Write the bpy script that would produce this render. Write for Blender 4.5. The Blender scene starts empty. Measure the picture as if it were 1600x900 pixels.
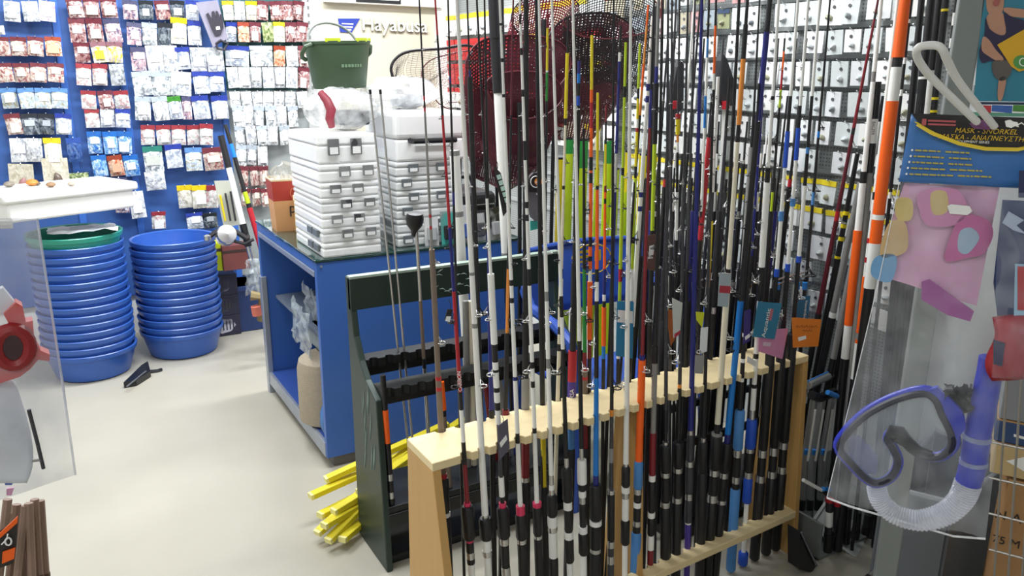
import bpy, bmesh, math, random
from mathutils import Vector, Matrix, noise
random.seed(11)
S = bpy.context.scene
COL = S.collection
V = Vector
# ------------------------------------------------------------------ camera
F_PX, YAW, PIT, ROL, CAM_H = 1226.3, .53260593, .26523114, -.00703552, 1.6
_fw = V((math.sin(YAW)*math.cos(PIT), math.cos(YAW)*math.cos(PIT), -math.sin(PIT)))
_rt = V((math.cos(YAW), -math.sin(YAW), 0)); _dn = _fw.cross(_rt)
C_R = math.cos(ROL)*_rt + math.sin(ROL)*_dn
C_D = -math.sin(ROL)*_rt + math.cos(ROL)*_dn
C_F = _fw
CAM = V((0, 0, CAM_H))
cd = bpy.data.cameras.new('camera'); cam = bpy.data.objects.new('camera', cd); COL.objects.link(cam)
m3 = Matrix((C_R, -C_D, -C_F)).transposed()
cam.matrix_world = Matrix.Translation(CAM) @ m3.to_4x4()
cd.sensor_width = 36; cd.lens = 36*F_PX/1600; cd.clip_start = .02
S.camera = cam
# ------------------------------------------------------------------ world, exposure, lights
S.view_settings.view_transform = 'Standard'; S.view_settings.look = 'None'
S.view_settings.gamma = 1; S.view_settings.use_curve_mapping = False
S.view_settings.exposure = 0.0
w = bpy.data.worlds.new('world'); S.world = w; w.use_nodes = True
w.node_tree.nodes['Background'].inputs[0].default_value = (.9, .95, 1, 1)
w.node_tree.nodes['Background'].inputs[1].default_value = .35
LAMPS = [(.3, 4.0, 46), (1.7, 4.0, 46), (.5, 2.4, 20), (1.6, 2.3, 22), (-1.6, 3.6, 16), (-.7, -1.0, 16), (-1.6, .6, 12)]

def area_light(loc, sx, sy, power, color=(.95, .98, 1)):
    ld = bpy.data.lights.new('tube_light', 'AREA'); ld.shape = 'RECTANGLE'; ld.size = sx; ld.size_y = sy
    ld.energy = power; ld.color = color
    o = bpy.data.objects.new('tube_light', ld); COL.objects.link(o); o.location = loc
    return o

# ------------------------------------------------------------------ pixel -> place helpers (a pixel and a known plane give a point)
def ray(px, py): return C_R*((px-800)/F_PX) + C_D*((py-450)/F_PX) + C_F
def at_y(px, py, y): r = ray(px, py); return CAM + r*(y/r.y)
def at_x(px, py, x): r = ray(px, py); return CAM + r*(x/r.x)
def at_z(px, py, z): r = ray(px, py); return CAM + r*((z-CAM_H)/r.z)
def at_pl(px, py, p, n): r = ray(px, py); return CAM + r*((p-CAM).dot(n)/r.dot(n))
def proj(p):
    d = p-CAM; z = d.dot(C_F); return 800+F_PX*d.dot(C_R)/z, 450+F_PX*d.dot(C_D)/z, z

# ------------------------------------------------------------------ materials
def lin(c):
    if isinstance(c, str):
        c = [int(c[i:i+2], 16)/255 for i in (0, 2, 4)]
    return tuple(x/12.92 if x <= .04045 else ((x+.055)/1.055)**2.4 for x in c) + (1,)
MATS = {}
def nd(t, typ, **kw):
    n = t.nodes.new(typ)
    for k, v in kw.items(): setattr(n, k, v)
    return n
def mat(name, col, rough=.5, metal=0, var=.12, scale=12, bump=0, bscale=60, coat=0, emit=0, stretch=None):
    if name in MATS: return MATS[name]
    m = bpy.data.materials.new(name); m.use_nodes = True; t = m.node_tree; b = t.nodes['Principled BSDF']
    c = lin(col)
    tc = nd(t, 'ShaderNodeTexCoord'); src = tc.outputs['Object']
    if stretch:
        mp = nd(t, 'ShaderNodeMapping'); mp.inputs['Scale'].default_value = stretch
        t.links.new(src, mp.inputs[0]); src = mp.outputs[0]
    nz = nd(t, 'ShaderNodeTexNoise'); nz.inputs['Scale'].default_value = scale; nz.inputs['Detail'].default_value = 4
    t.links.new(src, nz.inputs['Vector'])
    mx = nd(t, 'ShaderNodeMix', data_type='RGBA')
    mx.inputs['A'].default_value = tuple(x*(1-var) for x in c[:3])+(1,)
    mx.inputs['B'].default_value = tuple(min(1, x*(1+var)) for x in c[:3])+(1,)
    t.links.new(nz.outputs['Fac'], mx.inputs['Factor']); t.links.new(mx.outputs['Result'], b.inputs['Base Color'])
    b.inputs['Roughness'].default_value = rough; b.inputs['Metallic'].default_value = metal
    b.inputs['Coat Weight'].default_value = coat
    if emit:
        b.inputs['Emission Color'].default_value = c; b.inputs['Emission Strength'].default_value = emit
    if bump:
        n2 = nd(t, 'ShaderNodeTexNoise'); n2.inputs['Scale'].default_value = bscale; n2.inputs['Detail'].default_value = 3
        bp = nd(t, 'ShaderNodeBump'); bp.inputs['Strength'].default_value = bump; bp.inputs['Distance'].default_value = .01
        t.links.new(src, n2.inputs['Vector']); t.links.new(n2.outputs['Fac'], bp.inputs['Height'])
        t.links.new(bp.outputs['Normal'], b.inputs['Normal'])
    MATS[name] = m; return m
def film(name, col, alpha=.25, rough=.12, wr=.6, scale=9):
    """clear plastic film: part see-through, part glossy, with creases"""
    if name in MATS: return MATS[name]
    m = mat(name, col, rough, var=.05, bump=wr, bscale=scale); t = m.node_tree; b = t.nodes['Principled BSDF']
    out = t.nodes['Material Output']
    tr = nd(t, 'ShaderNodeBsdfTransparent'); mx = nd(t, 'ShaderNodeMixShader')
    nz = nd(t, 'ShaderNodeTexNoise'); nz.inputs['Scale'].default_value = scale*1.7; nz.inputs['Detail'].default_value = 5
    tc = nd(t, 'ShaderNodeTexCoord'); t.links.new(tc.outputs['Object'], nz.inputs['Vector'])
    mr = nd(t, 'ShaderNodeMapRange'); mr.inputs['From Min'].default_value = .35; mr.inputs['From Max'].default_value = .75
    mr.inputs['To Min'].default_value = alpha*.6; mr.inputs['To Max'].default_value = min(1, alpha*2.2)
    t.links.new(nz.outputs['Fac'], mr.inputs['Value']); t.links.new(mr.outputs[0], mx.inputs[0])
    t.links.new(tr.outputs[0], mx.inputs[1]); t.links.new(b.outputs[0], mx.inputs[2]); t.links.new(mx.outputs[0], out.inputs[0])
    return m
def mesh_net(name, col, n_u, n_v, fill=.4):
    """woven netting finer than the eye can split: open cells between threads, laid out on the UV map"""
    if name in MATS: return MATS[name]
    m = mat(name, col, .6, var=.2); t = m.node_tree; b = t.nodes['Principled BSDF']; out = t.nodes['Material Output']
    uv = nd(t, 'ShaderNodeUVMap'); sp = nd(t, 'ShaderNodeSeparateXYZ'); t.links.new(uv.outputs[0], sp.inputs[0])
    outs = []
    for ax, n in ((0, n_u), (1, n_v)):
        a = nd(t, 'ShaderNodeMath', operation='MULTIPLY'); a.inputs[1].default_value = n; t.links.new(sp.outputs[ax], a.inputs[0])
        f = nd(t, 'ShaderNodeMath', operation='FRACT'); t.links.new(a.outputs[0], f.inputs[0])
        l = nd(t, 'ShaderNodeMath', operation='LESS_THAN'); l.inputs[1].default_value = fill; t.links.new(f.outputs[0], l.inputs[0]); outs.append(l)
    mxx = nd(t, 'ShaderNodeMath', operation='MAXIMUM'); t.links.new(outs[0].outputs[0], mxx.inputs[0]); t.links.new(outs[1].outputs[0], mxx.inputs[1])
    tr = nd(t, 'ShaderNodeBsdfTransparent'); ms = nd(t, 'ShaderNodeMixShader')
    t.links.new(mxx.outputs[0], ms.inputs[0]); t.links.new(tr.outputs[0], ms.inputs[1]); t.links.new(b.outputs[0], ms.inputs[2]); t.links.new(ms.outputs[0], out.inputs[0])
    return m
def print_mat(name, base, ink, ink2, scale=25, rough=.25, lo=.45, hi=.56, bump=.4):
    """a printed or filled packet: two inks in blotches on a base, different on each packet"""
    if name in MATS: return MATS[name]
    m = bpy.data.materials.new(name); m.use_nodes = True; t = m.node_tree; b = t.nodes['Principled BSDF']
    tc = nd(t, 'ShaderNodeTexCoord'); oi = nd(t, 'ShaderNodeObjectInfo')
    ml = nd(t, 'ShaderNodeMath', operation='MULTIPLY'); ml.inputs[1].default_value = 40; t.links.new(oi.outputs['Random'], ml.inputs[0])
    ad = nd(t, 'ShaderNodeVectorMath', operation='ADD'); t.links.new(tc.outputs['Object'], ad.inputs[0]); t.links.new(ml.outputs[0], ad.inputs[1])
    cur = None
    for i, (c, sc, sh) in enumerate(((ink, 3.2, 0), (ink2, 5.5, 3.3))):
        nz = nd(t, 'ShaderNodeTexNoise'); nz.inputs['Scale'].default_value = sc; nz.inputs['Detail'].default_value = 3; nz.inputs['Distortion'].default_value = .6
        a2 = nd(t, 'ShaderNodeVectorMath', operation='ADD'); a2.inputs[1].default_value = (sh, sh, sh)
        t.links.new(ad.outputs[0], a2.inputs[0]); t.links.new(a2.outputs[0], nz.inputs['Vector'])
        mr = nd(t, 'ShaderNodeMapRange'); mr.inputs['From Min'].default_value = lo; mr.inputs['From Max'].default_value = hi
        t.links.new(nz.outputs['Fac'], mr.inputs['Value'])
        mx = nd(t, 'ShaderNodeMix', data_type='RGBA'); mx.inputs['B'].default_value = lin(c)
        if cur is None: mx.inputs['A'].default_value = lin(base)
        else: t.links.new(cur, mx.inputs['A'])
        t.links.new(mr.outputs[0], mx.inputs['Factor']); cur = mx.outputs['Result']
    t.links.new(cur, b.inputs['Base Color']); b.inputs['Roughness'].default_value = rough
    n2 = nd(t, 'ShaderNodeTexNoise'); n2.inputs['Scale'].default_value = 6; bp = nd(t, 'ShaderNodeBump'); bp.inputs['Strength'].default_value = bump; bp.inputs['Distance'].default_value = .02
    t.links.new(ad.outputs[0], n2.inputs['Vector']); t.links.new(n2.outputs['Fac'], bp.inputs['Height']); t.links.new(bp.outputs[0], b.inputs['Normal'])
    MATS[name] = m; return m
def perf_mat(name, col, hole, pitch=.025):
    """sheet metal with a pattern of tiny punched holes"""
    if name in MATS: return MATS[name]
    m = mat(name, col, .45, metal=.2, var=.08); t = m.node_tree; b = t.nodes['Principled BSDF']
    mixc = b.inputs['Base Color'].links[0].from_socket
    tc = nd(t, 'ShaderNodeTexCoord'); vs = nd(t, 'ShaderNodeVectorMath', operation='SCALE'); vs.inputs['Scale'].default_value = 1/pitch
    fr = nd(t, 'ShaderNodeVectorMath', operation='FRACTION'); sb = nd(t, 'ShaderNodeVectorMath', operation='SUBTRACT'); sb.inputs[1].default_value = (.5, .5, .5)
    mu = nd(t, 'ShaderNodeVectorMath', operation='MULTIPLY'); mu.inputs[1].default_value = (0, 1, 1)
    ln = nd(t, 'ShaderNodeVectorMath', operation='LENGTH'); lt = nd(t, 'ShaderNodeMath', operation='LESS_THAN'); lt.inputs[1].default_value = .28
    t.links.new(tc.outputs['Object'], vs.inputs[0]); t.links.new(vs.outputs[0], fr.inputs[0]); t.links.new(fr.outputs[0], sb.inputs[0]); t.links.new(sb.outputs[0], mu.inputs[0])
    t.links.new(mu.outputs[0], ln.inputs[0]); t.links.new(ln.outputs['Value'], lt.inputs[0])
    mx = nd(t, 'ShaderNodeMix', data_type='RGBA'); mx.inputs['B'].default_value = lin(hole)
    t.links.new(lt.outputs[0], mx.inputs['Factor']); t.links.new(mixc, mx.inputs['A']); t.links.new(mx.outputs['Result'], b.inputs['Base Color'])
    return m

# ------------------------------------------------------------------ mesh building
def mk(name, me, m=None, parent=None, loc=None):
    o = bpy.data.objects.new(name, me); COL.objects.link(o)
    if m and me and not me.materials: me.materials.append(m)
    if parent: o.parent = parent
    if loc is not None: o.location = loc
    return o
def basis(d):
    d = d.normalized(); a = V((0, 0, 1)) if abs(d.z) < .9 else V((1, 0, 0))
    u = d.cross(a).normalized(); return u, d.cross(u).normalized(), d
class MB:
    def __init__(s, org=(0, 0, 0)): s.v = []; s.f = []; s.uv = None; s.o = V(org)
    def box(s, lo, hi, mtx=None, bev=0):
        lo = V(lo); hi = V(hi); n = len(s.v)
        for z in (lo.z, hi.z):
            for x, y in ((lo.x, lo.y), (hi.x, lo.y), (hi.x, hi.y), (lo.x, hi.y)):
                p = V((x, y, z)); s.v.append(mtx @ p if mtx else p)
        s.f += [tuple(n+i for i in q) for q in ((3, 2, 1, 0), (4, 5, 6, 7), (0, 1, 5, 4), (1, 2, 6, 5), (2, 3, 7, 6), (3, 0, 4, 7))]
        return s
    def tube(s, pts, rad, n=10, cap=True, closed=False):
        pts = [V(p) for p in pts]; k = len(pts)
        if not isinstance(rad, (list, tuple)): rad = [rad]*k
        base = len(s.v); u = None
        for i, p in enumerate(pts):
            if closed: d = pts[(i+1) % k]-pts[i-1]
            else: d = pts[min(i+1, k-1)]-pts[max(i-1, 0)]
            d.normalize()
            if u is None: u, w_, _ = basis(d)
            else:
                u = (u-d*u.dot(d)).normalized(); w_ = d.cross(u)
            for j in range(n):
                a = 2*math.pi*j/n; s.v.append(p+(u*math.cos(a)+w_*math.sin(a))*rad[i])
        for i in range(k if closed else k-1):
            for j in range(n):
                a = base+i*n+j; b = base+i*n+(j+1) % n; i2 = (i+1) % k
                s.f.append((a, b, base+i2*n+(j+1) % n, base+i2*n+j))
        if cap and not closed:
            s.f.append(tuple(base+j for j in reversed(range(n)))); s.f.append(tuple(base+(k-1)*n+j for j in range(n)))
        return s
    def lathe(s, prof, n=24, c=(0, 0, 0), cap=(False, False), mtx=None):
        base = len(s.v); c = V(c)
        for r, z in prof:
            for j in range(n):
                a = 2*math.pi*j/n; p = V((r*math.cos(a), r*math.sin(a), z)); s.v.append((mtx @ p if mtx else p)+c)
        for i in range(len(prof)-1):
            for j in range(n):
                s.f.append((base+i*n+j, base+i*n+(j+1) % n, base+(i+1)*n+(j+1) % n, base+(i+1)*n+j))
        if cap[0]: s.f.append(tuple(base+j for j in reversed(range(n))))
        if cap[1]: s.f.append(tuple(base+(len(prof)-1)*n+j for j in range(n)))
        return s
    def prism(s, pts, ext):
        """polygon (list of 3D points) pushed along ext"""
        pts = [V(p) for p in pts]; n = len(pts); b = len(s.v); ext = V(ext)
        s.v += pts + [p+ext for p in pts]
        s.f.append(tuple(range(b, b+n))); s.f.append(tuple(reversed(range(b+n, b+2*n))))
        for i in range(n): s.f.append((b+i, b+n+i, b+n+(i+1) % n, b+(i+1) % n))
        return s
    def grid(s, fn, nu, nv, uv=False):
        b = len(s.v)
        for j in range(nv+1):
            for i in range(nu+1): s.v.append(V(fn(i/nu, j/nv)))
        for j in range(nv):
            for i in range(nu):
                a = b+j*(nu+1)+i; s.f.append((a, a+1, a+nu+2, a+nu+1))
        if uv: s.uv = [(i/nu, j/nv) for j in range(nv+1) for i in range(nu+1)]
        return s
    def mesh(s, name, smooth=False):
        me = bpy.data.meshes.new(name); me.from_pydata([p-s.o for p in s.v], [], s.f)
        if s.uv:
            l = me.uv_layers.new(name='UVMap')
            for lp in me.loops: l.data[lp.index].uv = s.uv[lp.vertex_index]
        bm = bmesh.new(); bm.from_mesh(me); bmesh.ops.recalc_face_normals(bm, faces=bm.faces); bm.to_mesh(me); bm.free()
        if smooth:
            me.shade_smooth()
            try: me.set_sharp_from_angle(angle=math.radians(38))
            except Exception: pass
        return me
    def build(s, name, m, parent=None, smooth=True):
        if parent is not None and tuple(s.o) == (0, 0, 0) and parent.get('_w'): s.o = V(parent.location)
        return mk(name, s.mesh(name, smooth), m, parent)
def bevel(o, w=.004, seg=2):
    b = o.modifiers.new('bevel', 'BEVEL'); b.width = w; b.segments = seg; b.limit_method = 'ANGLE'; return o
def tag(o, label=None, cat=None, group=None, kind=None):
    if label: o['label'] = label
    if cat: o['category'] = cat
    if group: o['group'] = group
    if kind: o['kind'] = kind
    return o
def thing(name, label, cat, loc=(0, 0, 0), rz=0, group=None, world=False):
    o = bpy.data.objects.new(name, None); COL.objects.link(o); o.location = loc; o.rotation_euler = (0, 0, rz); o.empty_display_size = .05
    if world: o['_w'] = 1
    return tag(o, label, cat, group)
def struct(o): o['kind'] = 'structure'; return o
def copy_tree(o, parent=None):
    c = o.copy(); COL.objects.link(c)
    if parent: c.parent = parent
    for ch in o.children: copy_tree(ch, c)
    return c
def text(body, size, o, R, U, m, parent, name='lettering', depth=.0006, center=False, shear=0):
    cu = bpy.data.curves.new('t', 'FONT'); cu.body = body; cu.size = size; cu.extrude = depth; cu.resolution_u = 3; cu.shear = shear
    if center: cu.align_x = 'CENTER'
    ob = bpy.data.objects.new('t', cu); COL.objects.link(ob)
    dg = bpy.context.evaluated_depsgraph_get(); me = bpy.data.meshes.new_from_object(ob.evaluated_get(dg))
    bpy.data.objects.remove(ob); R = V(R).normalized(); U = V(U).normalized(); N = R.cross(U)
    me.transform(Matrix((R, U, N)).transposed().to_4x4())
    me.transform(Matrix.Translation(V(o)))
    if parent is not None and parent.get('_w'): me.transform(Matrix.Translation(-V(parent.location)))
    me.name = name
    me.materials.clear(); me.materials.append(m)
    return mk(name, me, None, parent)
ORD = ['first', 'second', 'third', 'fourth', 'fifth', 'sixth', 'seventh', 'eighth', 'ninth', 'tenth', 'eleventh', 'twelfth', 'thirteenth', 'fourteenth', 'fifteenth',
       'sixteenth', 'seventeenth', 'eighteenth', 'nineteenth', 'twentieth', 'twenty-first', 'twenty-second', 'twenty-third', 'twenty-fourth', 'twenty-fifth', 'twenty-sixth',
       'twenty-seventh', 'twenty-eighth', 'twenty-ninth', 'thirtieth']
# plain colours used on many things
def K(c):
    d = {'k': ('black', '16161a', .42), 'w': ('white', 'f2f2ee', .35), 'e': ('cream', 'e6dfc9', .4), 'r': ('red', 'b3202c', .35), 'm': ('maroon', '5e1626', .35),
         'n': ('navy', '1f2477', .35), 'b': ('azure', '1279cf', .4), 'l': ('sky_blue', '4b86c6', .55), 's': ('silver', 'c9c9c9', .25), 'g': ('grey', '8b8a88', .4),
         't': ('taupe', '77685c', .5), 'o': ('orange', 'fc6512', .4), 'y': ('yellow', 'e8d21c', .4), 'v': ('lime', 'b9d321', .4), 'G': ('green', '2a8c3c', .4),
         'p': ('purple', '4a3490', .4), 'c': ('carbon', '3a3a40', .35), 'i': ('pink', 'd8345f', .3), 'd': ('dark_red', '7e1b26', .35), 'B': ('royal_blue', '1f50c0', .45), 'O':('amber', 'e8913a', .4)}[c]
    return mat('paint_'+d[0], d[1], d[2], metal=.9 if c == 's' else 0, var=.5 if c == 'c' else .06, scale=90 if c == 'c' else 20)
# ================================================================== the setting
YB, XR = 5.3, 2.62            # back wall, right wall
fl = MB().box((-3.4, -2.6, -.08), (XR+.6, YB+.1, 0)).build('floor', mat('vinyl_floor', 'b3aea0', .3, var=.13, scale=2.6, bump=.03, bscale=8), smooth=False); struct(fl)
wb = MB().box((-3.4, YB, 0), (XR+.6, YB+.12, 3)).build('wall_back', mat('wall_paint', 'e9e9e6', .7, var=.03), smooth=False); struct(wb)
wr = MB().box((XR+.02, -2.6, 0), (XR+.14, YB, 3)).build('wall_right', mat('wall_paint2', 'cfd2d2', .7, var=.03), smooth=False); struct(wr)
wl = MB().box((-3.5, -2.6, 0), (-3.4, YB, 3)).build('wall_left', mat('wall_paint', '', .7), smooth=False); struct(wl)
wf = MB().box((-3.4, -2.7, 0), (XR+.6, -2.6, 3)).build('wall_front', mat('wall_paint', '', .7), smooth=False); struct(wf)
ce = MB().box((-3.5, -2.7, 2.9), (XR+.6, YB+.1, 3)).build('ceiling', mat('ceiling_paint', 'eeeeec', .8, var=.03), smooth=False); struct(ce)
for i, (x, y, p) in enumerate(LAMPS):
    t = thing('ceiling_lamp', ORD[i]+' white tube lamp on the shop ceiling, above the frame', 'ceiling lamp', (x, y, 2.9))
    MB().box((-.62, -.17, -.05), (.62, .17, 0)).build('housing', mat('lamp_housing', 'f4f4f2', .5), t, False)
    l = area_light((0, 0, -.06), 1.2, .3, p*1.35); l.parent = t
# floor scuffs, as thin worn streaks of their own
# blue pegboard panels on the back wall (edges read off the photo at mid height)
pb = mat('blue_board', '3a5fa2', .45, var=.08, scale=5)
tealb = mat('teal_board', '2f5f62', .5, var=.1)
hookm = mat('hook_wire', 'c8c8c8', .3, metal=.9)
def panel(x0, x1, z0, z1, m, name='pegboard_panel', y=YB, th=.02):
    o = MB().box((x0, y-th, z0), (x1, y-.001, z1)).build(name, m, wb, False); bevel(o, .003); return o
def wx(px, py=150, y=YB): return at_y(px, py, y).x
PAN = [(-.75, wx(99, 120)), (wx(101, 120), wx(192, 120)), (wx(194, 120), wx(346, 120)), (wx(350, 120), wx(478, 120))]
# grey lower backing on the teal board
PANEL = [panel(a+.002, b-.002, .25, 2.75, tealb if i == 3 else pb) for i, (a, b) in enumerate(PAN)]
zg = at_y(420, 141, YB).z
MB().box((PAN[3][0]+.004, YB-.024, .3), (PAN[3][1]-.004, YB-.0195, zg)).build('grey_backing', mat('backing_grey', '9aa0a0', .5, var=.1), wb, False)
# lighter blue seam strips between the panels and the perforated steel upright beside the white display panel
stripm = mat('blue_strip', '3f6fc4', .4, var=.05)
for a, b in PAN[:3]:
    MB().box((b-.018, YB-.03, .25), (b+.018, YB-.019, 2.75)).build('seam_strip', stripm, wb, False)
up = MB().box((wx(476, 60)-.02, YB-.06, 0), (wx(484, 60)+.015, YB-.002, 2.75)).build('steel_upright', mat('upright_grey', 'bfc2c2', .45, metal=.3), wb, False)
for k in range(46):
    MB().box((wx(480, 60)-.006, YB-.0625, .6+k*.045), (wx(480, 60)+.006, YB-.0595, .62+k*.045)).build('slot', mat('slot_dark', '77797a', .6), up, False)
# white display panel with its recessed field, top box, cropped black sign, raised lettering and blue emblem
HX0, HX1 = wx(487, 60), XR-.02
whp = mat('display_white', 'f0efe9', .5, var=.03)
disp = MB().box((HX0, YB-.05, .1), (HX1, YB-.002, 2.75)).build('display_panel', whp, wb, False)
p_tl = at_y(504, 4, YB-.05); p_tr = at_y(679, 12.5, YB-.05)
fr_x0, fr_x1 = p_tl.x, p_tr.x
zt = (p_tl.z+p_tr.z)/2
MB().box((fr_x0, YB-.12, zt), (fr_x1+.02, YB-.05, zt+.5)).build('top_box', mat('display_cream', 'ebe9df', .5, var=.02), wb, False)
MB().box((fr_x1, YB-.09, .9), (HX1, YB-.05, 2.75)).build('side_box', whp, wb, False)
MB().box((fr_x0-.03, YB-.056, .9), (fr_x1, YB-.05, zt)).build('recess_field', mat('display_field', 'cdc9b6', .55, var=.03), wb, False)
a = at_y(556, 2, YB-.12); b = at_y(626, 6, YB-.12)
sg = MB().box((a.x, YB-.126, a.z-.003), (b.x, YB-.12, a.z+.10)).build('sign_plate', mat('ink_black', '14161a', .5), wb, False)
for k in range(2):
    x0 = a.x+.02+k*.09; x1 = a.x+.085 if k == 0 else b.x-.012
    MB().box((x0, YB-.128, a.z+.016), (x1, YB-.1255, a.z+.09)).build('sign_field', mat('ink_white', 'f4f4f2', .5), sg, False)
for k in range(9):
    x0 = a.x+.115+k*.021
    MB().box((x0, YB-.1295, a.z+.022), (x0+(.013 if k % 3 else .009), YB-.1275, a.z+.08)).build('letter_stroke', mat('ink_black', ''), sg, False)
a = at_y(564, 49, YB-.05)
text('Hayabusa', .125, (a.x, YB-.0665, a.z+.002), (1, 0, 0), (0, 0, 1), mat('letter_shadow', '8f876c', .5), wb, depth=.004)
text('Hayabusa', .125, (a.x-.005, YB-.075, a.z+.007), (1, 0, 0), (0, 0, 1), mat('letter_white', 'f6f5ef', .4), wb, depth=.004)
q = [at_y(*p, YB-.058) for p in ((528, 29), (562, 29), (549, 51), (531, 50))]
em = MB().prism(q, (0, -.008, 0)).build('emblem', mat('emblem_blue', '2a3fa0', .4), wb, False)
for k, (x, y, l) in enumerate(((534, 36, 18), (537, 41, 14), (540, 45, 9))):
    a = at_y(x, y, YB-.067); b = at_y(x+l, y+2.5, YB-.067)
    MB().box((a.x, YB-.0685, b.z), (b.x, YB-.066, a.z)).build('emblem_stroke', mat('ink_white', ''), em, False)
# right wall: grey perforated steel back panels with horizontal rails
perf = perf_mat('perforated_grey', 'a9adad', '7c8181', .014)
for k in range(6):
    y0 = YB-.02-k*.62; 
    if y0-.6 < 1.3: break
    o = MB().box((XR, y0-.612, .35), (XR+.018, y0, 2.6)).build('steel_back_panel', perf, wr, False); bevel(o, .003)
RROW = [1.98-.108*k for k in range(12)]
for z in RROW:
    MB().box((XR-.012, 1.5, z+.012), (XR, YB-.03, z+.03)).build('hook_rail', mat('rail_grey', 'b5b9b9', .4, metal=.4), wr, False)
# ================================================================== hanging packets
def unit_pouch():
    mb = MB()
    def f(u, v):
        b = (math.sin(math.pi*u)**.6)*(math.sin(math.pi*v)**.5)
        return (u-.5, -.003-.012*b-.003*noise.noise((u*4, v*4, 1)), -v)
    mb.grid(f, 5, 5); mb.grid(lambda u, v: (u-.5, .0, -v), 1, 1)
    return mb.mesh('pouch', True)
ME_POUCH = unit_pouch()
ME_HEAD = MB().box((-.515, -.011, -.2), (.515, .003, .012)).mesh('header_card')
ME_INS = MB().box((-.34, -.0165, -.86), (.34, -.012, -.42)).mesh('insert')
ME_CARD = MB().box((-.5, -.006, -1), (.5, 0, .0)).mesh('card')
ME_LURE = MB().lathe([(.001, -.36), (.12, -.3), (.2, -.1), (.17, .15), (.06, .34), (.001, .4)], 8, mtx=Matrix.Diagonal((1, .08, 1)).to_3x3()).mesh('lure', True)
ME_DOT = MB().lathe([(.001, 0), (.5, 0), (.5, 1), (.001, 1)], 10, mtx=Matrix.Rotation(math.pi/2, 3, 'X')).mesh('dot')
ME_HOOK = MB().tube([(0, .09, .004), (0, -.01, .004), (0, -.022, .012)], .0022, 5).mesh('hook', True)
def inst(name, me, m, parent, loc=(0, 0, 0), sc=(1, 1, 1), rot=None):
    key = me.name+m.name
    me2 = bpy.data.meshes.get(key)
    if me2 is None:
        me2 = me.copy(); me2.name = key; me2.materials.clear(); me2.materials.append(m)
    o = mk(name, me2, None, parent, loc); o.scale = sc
    if rot: o.rotation_euler = rot
    return o
PK = print_mat
STY = {  # body material, header colour (or None), insert colour (or None), words
 'w': (PK('pk_white', 'f2f2f0', '9ca2aa', 'd4d6da'), None, 'fafafa', 'plain white'),
 'p': (PK('pk_lilac', 'efeef4', 'b79bd0', 'd9d2e6'), None, 'f4f0fa', 'lilac and white'),
 'r': (PK('pk_rose', 'e8dad2', '9c5c5c', 'c4b0a4'), '74343c', 'f0e8dc', 'rose-bodied red-headed'),
 'm': (PK('pk_maroon', 'dccac8', '6a343c', 'a67c7a'), '6b2a36', 'ddc9c8', 'maroon-headed'),
 'R': (PK('pk_whitered', 'f0eeec', 'c09a9a', 'c8c8c4'), '96343c', 'f6f6f4', 'white red-headed'),
 'b': (PK('pk_whiteblue', 'eceef2', '98a2b4', 'ccd2da'), '2c3f9a', 'f8f8fa', 'white blue-headed'),
 'l': (PK('pk_paleblue', 'e8eae2', 'a09c84', 'b4c2ce'), '5a86bc', 'f2efe0', 'pale blue-headed'),
 'B': (PK('pk_blue', 'd5e6f4', '3c78c4', '86b4e0'), '2468b8', 'e8f4fc', 'bright blue'),
 'y': (PK('pk_whiteyel', 'f2f0e6', 'cfc9b4', 'e6e2d4'), 'e8c81c', 'f6f4ea', 'yellow-headed'),
 'Y': (PK('pk_yelfill', 'eceae0', 'e6d428', 'c2b6b0'), '8a6068', 'e8da3c', 'yellow-filled'),
 'd': (PK('pk_dark', '8e959c', '2c3440', '5a6470'), '22262e', 'b8bec6', 'dark'),
 'n': (PK('pk_navy', '5c78ac', '22407c', '3a5c9c'), '2c50a0', None, 'navy'),
 'g': (PK('pk_green', '8a9a62', '5c7040', 'b8c090'), None, None, 'moss green'),
 'c': (PK('pk_clear', 'd4d8da', '8e969c', 'eef0f0'), 'b4bec8', 'f4f4f4', 'clear grey'),
 'G': (PK('pk_whiteblue', ''  , '', ''), '3f8c30', 'f2f2f0', 'green-headed'),
 'e': (PK('pk_clear', '', '', ''), '2c7a6c', 'c8ccc4', 'teal-headed clear'),
 'o': (PK('pk_orange', 'eedccc', 'c86438', 'dca888'), '9c4028', 'e6b896', 'orange-brown'),
 'v': (PK('pk_mixed', 'e4e0e4', '6a5c78', 'c0a0a8'), '4a4a68', 'ece8ec', 'purple-grey'),
 'x': (PK('pk_greyred', 'a8acb0', '7c8288', 'c0c4c8'), None, 'c4202c', 'grey red-striped'),
 'k': (PK('pk_kraft', 'cfc8b4', 'c2baa4', 'd8d2c0'), None, None, 'kraft card'),
}
SIZEW = lambda w, h: 'wide ' if w > h*1.15 else ''
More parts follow.
